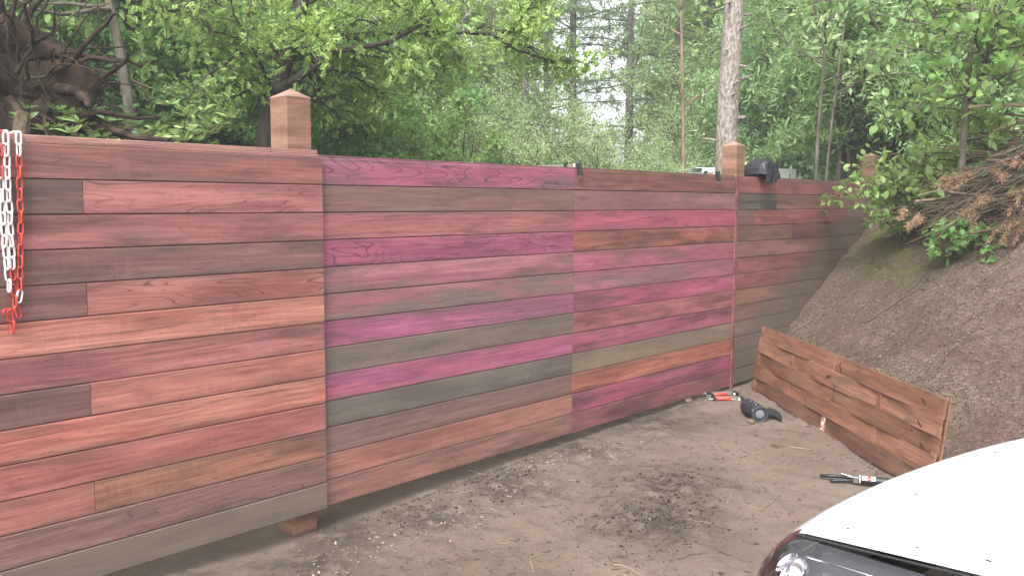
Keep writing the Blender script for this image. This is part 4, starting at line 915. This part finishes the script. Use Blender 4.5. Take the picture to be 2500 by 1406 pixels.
# broad-leaved sapling, overhanging shrub and laurel with single large leaves
lf = MB(); lf.add([(x, y*.86, z) for x, y, z in [(0, 0, 0), (.18, .34, .05), (.42, .5, .1), (.7, .38, .07), (.88, .16, .0), (1, 0, -.08), (.88, -.16, 0), (.7, -.38, .07), (.42, -.5, .1), (.18, -.34, .05), (.25, 0, 0), (.6, 0, -.01)]],
              [(0, 10, 1), (1, 10, 2), (10, 11, 3, 2), (11, 4, 3), (11, 5, 4), (0, 9, 10), (9, 8, 10), (10, 8, 7, 11), (11, 7, 6), (11, 6, 5)])
def leafobjs(parent, Ps, Ds, mat, L, Wd, rng, n, name='leaf'):
    me = lf.mesh('large_leaf'); me.materials.append(mat); idx = rng.permutation(len(Ps))[:n]
    for i in idx:
        D = np.array(Ds[i], float); D /= np.linalg.norm(D); N = rng.normal(size=3)*.45+np.array([0, -.35, 1.]); N -= D*N.dot(D); N /= np.linalg.norm(N); B = np.cross(N, D); k = rng.uniform(.65, 1.25)
        o = link(name, me, None, parent); P = Ps[i]
        o.matrix_local = Matrix(((D[0]*L*k, B[0]*Wd*k, N[0]*L*k, P[0]), (D[1]*L*k, B[1]*Wd*k, N[1]*L*k, P[1]), (D[2]*L*k, B[2]*Wd*k, N[2]*L*k, P[2]), (0, 0, 0, 1)))
    return set(idx.tolist())
def split_build(t, n, name, label, cat, loc, bark, lm, L, Wd):
    P, D = t.P, t.D; t.P = []; t.D = []
    o = t.build(name, label, cat, loc, bark, lm, L, Wd)
    used = leafobjs(o, P, D, lm, L, Wd, t.rng, n); rest = [i for i in range(len(P)) if i not in used]
    if rest: link('crown', leaves('crown', [P[i] for i in rest], [D[i] for i in rest], L*.95, Wd*.9, t.rng), lm, o)['kind'] = 'stuff'
    return o
t = Tree(91); Y = 7.9; x0 = PX(2335, Y); bz = HW(x0, Y)
p = t.trunk([(0, 0, -.1), (PX(2338, Y)-x0, 0, PZ(250, Y)-bz), (PX(2345, Y)-x0, 0, PZ(100, Y)-bz), (PX(2340, Y)-x0, 0, PZ(0, Y)-bz), (.02, 0, 4.2-bz+1)], .034, .012, 8)
p2 = t.trunk([(PX(2337, Y)-x0, 0, PZ(260, Y)-bz), (PX(2380, Y)-x0, 0, PZ(180, Y)-bz), (PX(2400, Y)-x0, .1, PZ(60, Y)-bz), (PX(2440, Y)-x0, .1, PZ(-40, Y)-bz)], .022, .008, 7)
for pp in (p, p2): t.limbs(pp, 22, .1, 1., .8, .85, (-.3, .6), .009, .02, .15, 6, .45, 7, .1)
split_build(t, 300, 'broadleaf_sapling', 'sapling with large rounded green leaves on top of the soil bank', 'tree', (x0, Y, bz), B_grey, LM_hazel, .088, .07)
t = Tree(92); q_ = hit(2315, 530); Y = q_.y; x0 = q_.x; bz = q_.z
for i in range(24):
    a = t.rng.uniform(2.0, 5.6); l = t.rng.uniform(.6, 1.3); d = np.array([math.cos(a)*(.62 if math.cos(a) < 0 else .8), math.sin(a)*.5, t.rng.uniform(.1, 1.3)]); pp = wander(t.rng, (t.rng.normal()*.12, t.rng.normal()*.1, 0.), d, l, 6, .12, .06); t.wood.tube(pp, [.01-.001*k for k in range(7)], 5, False); t.limbs(pp, 8, .15, 1., .42, .3, (-.4, .7), .006, .03, .15, 4, .5, 6, .07)
split_build(t, 300, 'overhanging_shrub', 'green shrub spilling over the bank edge at the end of the fence', 'shrub', (x0, Y, bz), B_brown, LM_hazel, .08, .05)
t = Tree(94); q_ = hit(2410, 585); Y = q_.y; x0 = q_.x; bz = q_.z
for i in range(7):
    a = t.rng.uniform(2.4, 5.0); d = np.array([math.cos(a), math.sin(a)*.7, t.rng.uniform(-.1, .5)]); pp = wander(t.rng, (t.rng.normal()*.1, 0, .05), d, t.rng.uniform(.25, .5), 5, .12, .1); t.wood.tube(pp, [.007-.001*k for k in range(6)], 5, False); t.limbs(pp, 5, .15, 1., .22, .2, (-.4, .5), .004, .05, .15, 3, .5, 4, .05)
split_build(t, 150, 'bramble', 'low trailing bramble with dull green leaves below the brush pile', 'shrub', (x0, Y, bz), B_brown, LM_mid, .075, .055)
t = Tree(93); Y = 6.9; x0 = PX(365, Y); bz = HW(x0, Y)
for i in range(26):
    a = t.rng.uniform(0, 2*PI); d = np.array([math.cos(a)*1.1, math.sin(a)*.6, t.rng.uniform(.25, .8)]); pp = wander(t.rng, (t.rng.normal()*.1, t.rng.normal()*.1, 0.), d, t.rng.uniform(.35, .65), 6, .1, .0); t.wood.tube(pp, [.01-.001*k for k in range(7)], 5, False)
    for v in (.5, .75, .98):
        for g in range(2):
            q, dd = t.at(pp, v); q = q+t.rng.normal(size=3)*.06*(g > 0)
            for j in range(8): a2 = 2*PI*j/8+t.rng.uniform(-.2, .2); t.P.append(q.copy()); t.D.append(np.array([math.cos(a2), math.sin(a2), t.rng.uniform(.1, .7)]))
split_build(t, 280, 'laurel_bush', 'dark glossy laurel bush with upright yellowish shoots behind the chain panel', 'shrub', (x0, Y, bz), B_brown, LM_rhodo, .095, .034)

# ------------------------------------------------------------------ uprooted stump and fallen logs on the left mound
Y = 7.0; x0 = PX(75, Y); bz = HW(x0, Y); rng = np.random.default_rng(101)
st_ = thing('uprooted_stump', 'upturned root plate with tangled brown roots beside the chain', 'tree stump', (x0, Y, bz-.1)); st_.scale = (1.3, 1.3, 1.25)
def plate(u, v):
    a = 2*PI*u; r = (.05+.42*v)*(1+.35*(float(fbm(np.array(u*9), np.array(v*3), 7))-.5)); f = float(fbm(np.array(math.cos(a)*2*v+5), np.array(math.sin(a)*2*v+5), 3))
    return Vector((r*math.cos(a)*1.15-.1, .9*(f-.45)*(1-v*.3)*.6, .42+r*math.sin(a)*.95))
o = obj('root_plate', MB().grid(plate, 48, 14), B_root, st_, smooth=True); md = o.modifiers.new('thick', 'SOLIDIFY'); md.thickness = .16; md.offset = -1
for i in range(90):
    a = rng.uniform(-.7, PI+.6); r0 = rng.uniform(.05, .42); p = np.array([r0*math.cos(a)-.05, rng.uniform(-.3, .0), .42+r0*math.sin(a)]); d = np.array([math.cos(a), rng.uniform(-.7, .15), math.sin(a)])
    pts = wander(rng, p, d, rng.uniform(.3, .8), 8, .24, .03); r_ = rng.choice([.007, .01, .014, .022, .032], p=[.4, .25, .18, .1, .07]); obj('root', MB().tube(pts, [r_*(1-.8*k/8)+.0015 for k in range(9)], 6, False), B_root, st_, smooth=True)
for i in range(24):
    p = np.array([rng.uniform(-.5, .6), -.2, rng.uniform(.25, 1.0)]); pts = wander(rng, p, np.array([rng.normal()*.4, -.2, -1.]), rng.uniform(.2, .5), 6, .22, .05); obj('root', MB().tube(pts, .0035, 4, False), B_root, st_)
def logthing(pts, r, mat, label, endm=None, n=10):
    o = thing('fallen_log', label, 'log', pts[0]); P0 = Vector(pts[0]); m = MB().tube([Vector(p)-P0 for p in pts], r, n); obj('stem', m, mat, o, smooth=False); return o
def wp3(px, py, Y): return (PX(px, Y), Y, PZ(py, Y))
logthing([wp3(130, 315, 7.), wp3(230, 320, 6.9), wp3(330, 338, 6.8), wp3(470, 362, 6.7)], [.08, .075, .06, .045], B_root, 'dark fallen log lying along the mound towards the laurel bush')
logthing([wp3(280, 325, 6.3), wp3(340, 345, 6.2), wp3(420, 352, 6.1)], [.022, .02, .018], B_root, 'thin brown branch lying in front of the dark fallen log', n=7)
logthing([wp3(62, 362, 6.3), wp3(64, 325, 6.3), wp3(70, 292, 6.35)], [.06, .055, .05], barkmat('stripped_wood', (.05, .035, .024), (.22, .16, .10)), 'short pale barkless stump standing under the upturned roots')
logthing([wp3(-30, 60, 6.8), wp3(40, 110, 6.9), wp3(80, 190, 7.), wp3(150, 250, 7.)], [.05, .045, .035, .02], B_root, 'crooked dark limb reaching over the upturned root plate', n=8)

# ------------------------------------------------------------------ brush pile on the bank crest
q_ = hit(2500, 600); Y = q_.y+.3; x0 = PX(2510, Y); bz = HW(x0, Y); rng = np.random.default_rng(111); print('brush', q_, Y, bz)
bp = thing('brush_pile', 'pile of dry brown branches and dead conifer fronds on the bank', 'brush pile', (x0, Y, bz-.05))
for i in range(270):
    px_ = rng.uniform(-.5, .95); env = .95*min(1, .25+.75*(px_+.55)/.6); p = np.array([px_, rng.uniform(-.25, 1.0), env*rng.uniform(.0, 1.)]); a = rng.normal()*.4+PI*(rng.random() < .4); d = np.array([math.cos(a), rng.normal()*.3, rng.normal()*.2+.3*math.cos(a)])
    pts = wander(rng, p-d*.3, d, rng.uniform(.4, 1.1), 7, .10, .01); r_ = rng.choice([.004, .007, .011, .017], p=[.28, .34, .26, .12])
    obj('stick', MB().tube(pts, [r_*(1-.6*k/7) for k in range(8)], 5, False), M['dry_twig'] if rng.random() < .6 else B_root if rng.random() < .5 else M['pale_twig'], bp)
tm = MB()
for i in range(420):
    px_ = rng.uniform(-.6, .8); env = .95*min(1, .2+.8*(px_+.6)/.6); p = np.array([px_, rng.uniform(-.4, .5), env*rng.uniform(.1, 1.)]); pts = wander(rng, p, np.array([rng.normal()-.3, rng.normal()*.4-.2, rng.normal()*.5-.2]), rng.uniform(.2, .55), 5, .16, .04); tm.tube(pts, rng.uniform(.0015, .003), 3, False)
obj('twigs', tm, M['dry_twig'], bp)['kind'] = 'stuff'
def frond(cx, cy, cz, size, seed):
    t = Tree(seed); a0 = t.rng.uniform(2.6, 3.8)
    for i in range(7):
        a = a0+t.rng.normal()*.45; d = np.array([math.cos(a), -.35+.2*math.sin(a), -.25+t.rng.normal()*.25]); pp = wander(t.rng, (cx+t.rng.normal()*.09, cy+t.rng.normal()*.05, cz+t.rng.normal()*.045), d, size*t.rng.uniform(.9, 1.9), 6, .14, .09)
        t.twig.tube(pp, [.004, .004, .003, .003, .002, .002, .001], 4, False)
        for _ in range(95):
            q, dd = t.at(pp, t.rng.uniform(.1, .999)); side = t.rng.normal(size=3)*.5; t.P.append(q+t.rng.normal(size=3)*.007); t.D.append(dd*.8+side)
    o = link('dead_frond', leaves('dead_frond', t.P, t.D, .034, .006, t.rng, RHOMB, RH_F, .3), LM_dead, bp); o['kind'] = 'stuff'
    obj('frond_stems', t.twig, M['dry_twig'], o)['kind'] = 'stuff'
for i, (px, py, s_) in enumerate(((2320, 425, .12), (2410, 490, .12), (2500, 470, .13), (2490, 545, .12), (2230, 530, .05), (2460, 400, .07))):
    frond(PX(px, Y-.3)-x0, -.3, PZ(py, Y-.3)-bz+.05, s_, 300+i)
o = thing('fallen_branch', 'long grey branch stretching level behind the broad leaved sapling', 'branch', wp3(2345, 262, 7.6)); P0 = Vector(wp3(2345, 262, 7.6))
obj('stem', MB().tube([Vector(wp3(*q))-P0 for q in ((2345, 262, 7.6), (2420, 255, 7.6), (2540, 258, 7.5), (2700, 300, 7.4))], [.014, .015, .017, .02], 7), M['pale_twig'], o)

# ------------------------------------------------------------------ things strewn over the soil
rng = np.random.default_rng(121)
def flakes(name, S_, T_, size, mat, label, cat, lift=.002, flat=1.6, asp=.45):
    z = H(S_, T_); P = np.stack([DV[0]*S_+NV[0]*(DIST-T_), DV[1]*S_+NV[1]*(DIST-T_), z+lift], -1); n = len(P)
    D = rng.normal(size=(n, 3))*np.array([1, 1, .25]); me = leaves(name, P, D, size, size*asp, rng, OVATE, OV_F, flat, .75)
    return tag(link(name, me, mat), label, cat, None, 'stuff')
n = 520; s_ = rng.uniform(1.6, 7.2, n); t_ = np.abs(rng.exponential(.7, n)); k = (t_ < 3)&(s_ < toe(t_)+.1); flakes('wood_chips', s_[k], t_[k]+.02, .011, M['chip'], 'pale wood chips and leaf scraps scattered over the bare soil', 'wood chips', .003, 2.)
cs = rng.choice(7, 420); cc = np.array([(4.4, .22), (4.0, .3), (2.75, .3), (2.45, .45), (4.9, .3), (3.4, .5), (7.1, .25)])[cs]; flakes('wood_chips', cc[:, 0]+rng.normal(size=420)*.16, np.abs(cc[:, 1]+rng.normal(size=420)*.1)+.01, .015, M['chip'], 'drifts of pale shavings along the foot of the fence', 'wood chips', .004, 1.6)
n = 2600; s_ = rng.uniform(1.6, 7.2, n); t_ = rng.uniform(.0, 3, n); k = (s_ < toe(t_))&(fbm(s_*2, t_*2, 61) > .46); flakes('dark_litter', s_[k], t_[k], .012, M['clod'], 'dark crumbs of bark and soil scattered over the ground', 'litter', .002, 1.4, .6)
n = 26000; s_ = rng.uniform(5.2, 11.5, n); t_ = rng.uniform(.02, 4.2, n); e_ = s_-toe(t_); k = (e_ > .0)&(e_ < 4.2); flakes('bark_mulch', s_[k], t_[k], .018, M['mulch'], 'brown shredded mulch covering the sloping bank', 'mulch', .002, .6, .28)
n = 16000; s_ = rng.uniform(5.2, 11.5, n); t_ = rng.uniform(.02, 4.2, n); e_ = s_-toe(t_); k = (e_ > .0)&(e_ < 4.2); flakes('bark_mulch', s_[k], t_[k], .016, M['mulch_pale'], 'greyish mulch flakes mixed over the sloping bank', 'mulch', .003, .6, .28)
# crumbled mud heaps
def crumbs(cs_, ct_, r, n, label):
    m = MB(); o = thing('mud_heap', label, 'soil', W(cs_, ct_, float(H(np.array([cs_]), np.array([ct_]))[0])), 0); base = o.location
    for i in range(n):
        s0_, t0_ = cs_+rng.normal()*r*.5, ct_+rng.normal()*r*.38; p = W(s0_, max(t0_, .03), float(H(np.array([s0_]), np.array([max(t0_, .03)]))[0]))-base; k_ = rng.choice([.004, .006, .009, .013], p=[.5, .32, .15, .03])
        vs = [Vector((math.cos(a)*math.cos(b), math.sin(a)*math.cos(b), math.sin(b)*.6))*k_*rng.uniform(.7, 1.3)+p for b in (-.6, .5) for a in (0, 1.26, 2.5, 3.8, 5.0)]+[p+Vector((0, 0, k_*.7))]
        m.add(vs, [(j, (j+1) % 5, 5+(j+1) % 5, 5+j) for j in range(5)]+[(5+j, 5+(j+1) % 5, 10) for j in range(5)])
    obj('clods', m, M['clod'], o)['kind'] = 'stuff'
crumbs(4.0, 1.25, .42, 520, 'churned heap of dark damp soil and twigs in the open ground'); crumbs(4.55, 1.05, .36, 260, 'smaller dark soil clods beside the churned heap')
crumbs(3.25, .16, .45, 200, 'dark crumbled soil at the foot of the wide pink panel'); crumbs(3.95, .14, .55, 260, 'crumbled dark soil below the seam of the pink panels'); crumbs(3.3, 1.95, .36, 160, 'dark clods close to the car headlight')
crumbs(7.9, 1.5, 1.3, 260, 'loose clods and stones lying on the bank slope'); crumbs(6.9, .8, .7, 160, 'spill of loose soil at the bank foot behind the woven panel')
# short dark root hairs and needles
tm = MB()
for i in range(520):
    if i < 360: c_ = ((4.0, 1.25, .4), (4.5, 1.05, .35), (3.3, 1.95, .4), (3.9, .2, .4), (5.4, .9, .5), (3.0, 1.0, .5))[rng.integers(6)]; s0_, t0_ = c_[0]+rng.normal()*c_[2], abs(c_[1]+rng.normal()*c_[2]*.7)+.02
    else: s0_, t0_ = rng.uniform(1.8, 7), abs(rng.normal())*1.3+.02
    if s0_ > toe(t0_): continue
    P_ = W(s0_, t0_, 0); a = rng.uniform(0, PI); l_ = rng.uniform(.015, .06); pts = []
    for q in range(4):
        x_, y_ = P_.x+math.cos(a)*l_*(q-1.5)/3, P_.y+math.sin(a)*l_*(q-1.5)/3; pts.append((x_, y_, HW(x_, y_)+.002)); a += rng.normal()*.35
    tm.tube(pts, rng.uniform(.0008, .002), 3, False)
tag(obj('root_scraps', tm, M['clod']), 'short dark root scraps and needles strewn over the soil', 'litter', None, 'stuff')
# twigs
def twig(px, py, L, az, r, mat, label, group, curl=.2):
    P = gpt(px, py, -.06); P.z = 0; pts = []; d = np.array([math.cos(az), math.sin(az)]); p = np.array([P.x, P.y])-d*L/2
    for i in range(7):
        pts.append((p[0], p[1], HW(p[0], p[1])+r*.8)); d = d+rng.normal(size=2)*curl; d /= np.linalg.norm(d); p = p+d*L/6
    o = thing('twig', label, 'twig', pts[3], 0, group); m = MB().tube([Vector(q)-Vector(pts[3]) for q in pts], [r*(1-.09*i) for i in range(7)], 5); obj('stem', m, mat, o)
TG = 'dry twigs lying on the bare soil'
for px, py, L in ((1900, 1095, .1), (1960, 1098, .16), (1820, 1045, .14), (1935, 1062, .12), (1560, 1290, .2), (1640, 1300, .22), (1600, 1215, .18), (1760, 1215, .22), (1830, 1225, .2), (1790, 1190, .15), (1300, 1340, .25), (1245, 1297, .12), (1170, 1140, .15), (1210, 1105, .2), (1500, 1110, .2), (1420, 1165, .16), (1550, 1360, .2), (1700, 1340, .18), (1480, 1180, .14), (1380, 1205, .12), (1690, 1150, .14), (1590, 1140, .15), (980, 1330, .15), (1110, 1300, .12), (1865, 1230, .2), (1735, 1080, .12), (1640, 1060, .12), (1780, 1085, .09), (1110, 1165, .16), (1330, 1105, .14), (1440, 1060, .12), (1720, 1260, .2)):
    pale = rng.random() < .4
    twig(px, py, L, rng.uniform(-.5, .5)+(PI/2 if rng.random() < .25 else 0), rng.uniform(.0022, .005), M['pale_twig'] if pale else M['dry_twig'], 'pale stripped twig lying on the bare soil' if pale else 'dark brown twig lying on the bare soil', TG+(' pale' if pale else ' dark'))
for px, py, L, az in ((2180, 760, .5, -.4), (2290, 900, .3, .4), (2080, 860, .25, .9), (2230, 700, .4, .7), (2400, 760, .35, .3), (2150, 620, .5, .8), (2330, 680, .3, 1.1)):
    P = None; v = FW+RT*((px-1250)/2200.4)-UP*((py-703)/2200.4)
    for u in np.arange(4, 12, .03):
        q = Vector((0, 0, CAMZ))+v*u
        if q.z <= HW(q.x, q.y): P = q; break
    if P is None: continue
    pts = []; d = np.array([math.cos(az), math.sin(az)]); p = np.array([P.x, P.y])-d*L/2
    for i in range(7): pts.append((p[0], p[1], HW(p[0], p[1])+.012)); d = d+rng.normal(size=2)*.15; d /= np.linalg.norm(d); p = p+d*L/6
    o = thing('twig', 'brown twig lying on the mulched slope of the bank', 'twig', pts[3], 0, 'twigs on the bank'); obj('stem', MB().tube([Vector(q)-Vector(pts[3]) for q in pts], [.006-.0006*i for i in range(7)], 5), M['dry_twig'], o)
for px, py, L, w_ in ((1895, 1092, .09, .02), (1968, 1067, .05, .02), (1845, 1072, .03, .018), (1520, 1330, .05, .012)):
    P = gpt(px, py, -.06); P.z = HW(P.x, P.y)+.006; o = thing('bark_piece', 'curled brown piece of bark on the bare soil', 'bark', P, rng.uniform(-.5, .3), 'bark pieces on the soil')
    obj('flake', MB().grid(lambda u, v: Vector(((u-.5)*L, (v-.5)*w_*(1-.4*abs(2*u-1)), .012*math.sin(PI*v)+.004*math.sin(7*u))), 9, 5), M['dry_twig'], o, smooth=False).modifiers.new('thick', 'SOLIDIFY').thickness = .004


# ------------------------------------------------------------------ air between the trees
hz = MB().box(-60, 60, -8, 62, -3.2, 17); k = NT('thin_haze'); pv = k.n('ShaderNodeVolumePrincipled'); pv.inputs['Density'].default_value = .0045; pv.inputs['Color'].default_value = (.95, .97, 1, 1); pv.inputs['Anisotropy'].default_value = .2
k.l(pv.outputs[0], k.out.inputs['Volume']); tag(obj('haze', hz, k.m), 'thin pale haze filling the air of the wood', 'haze', None, 'stuff')
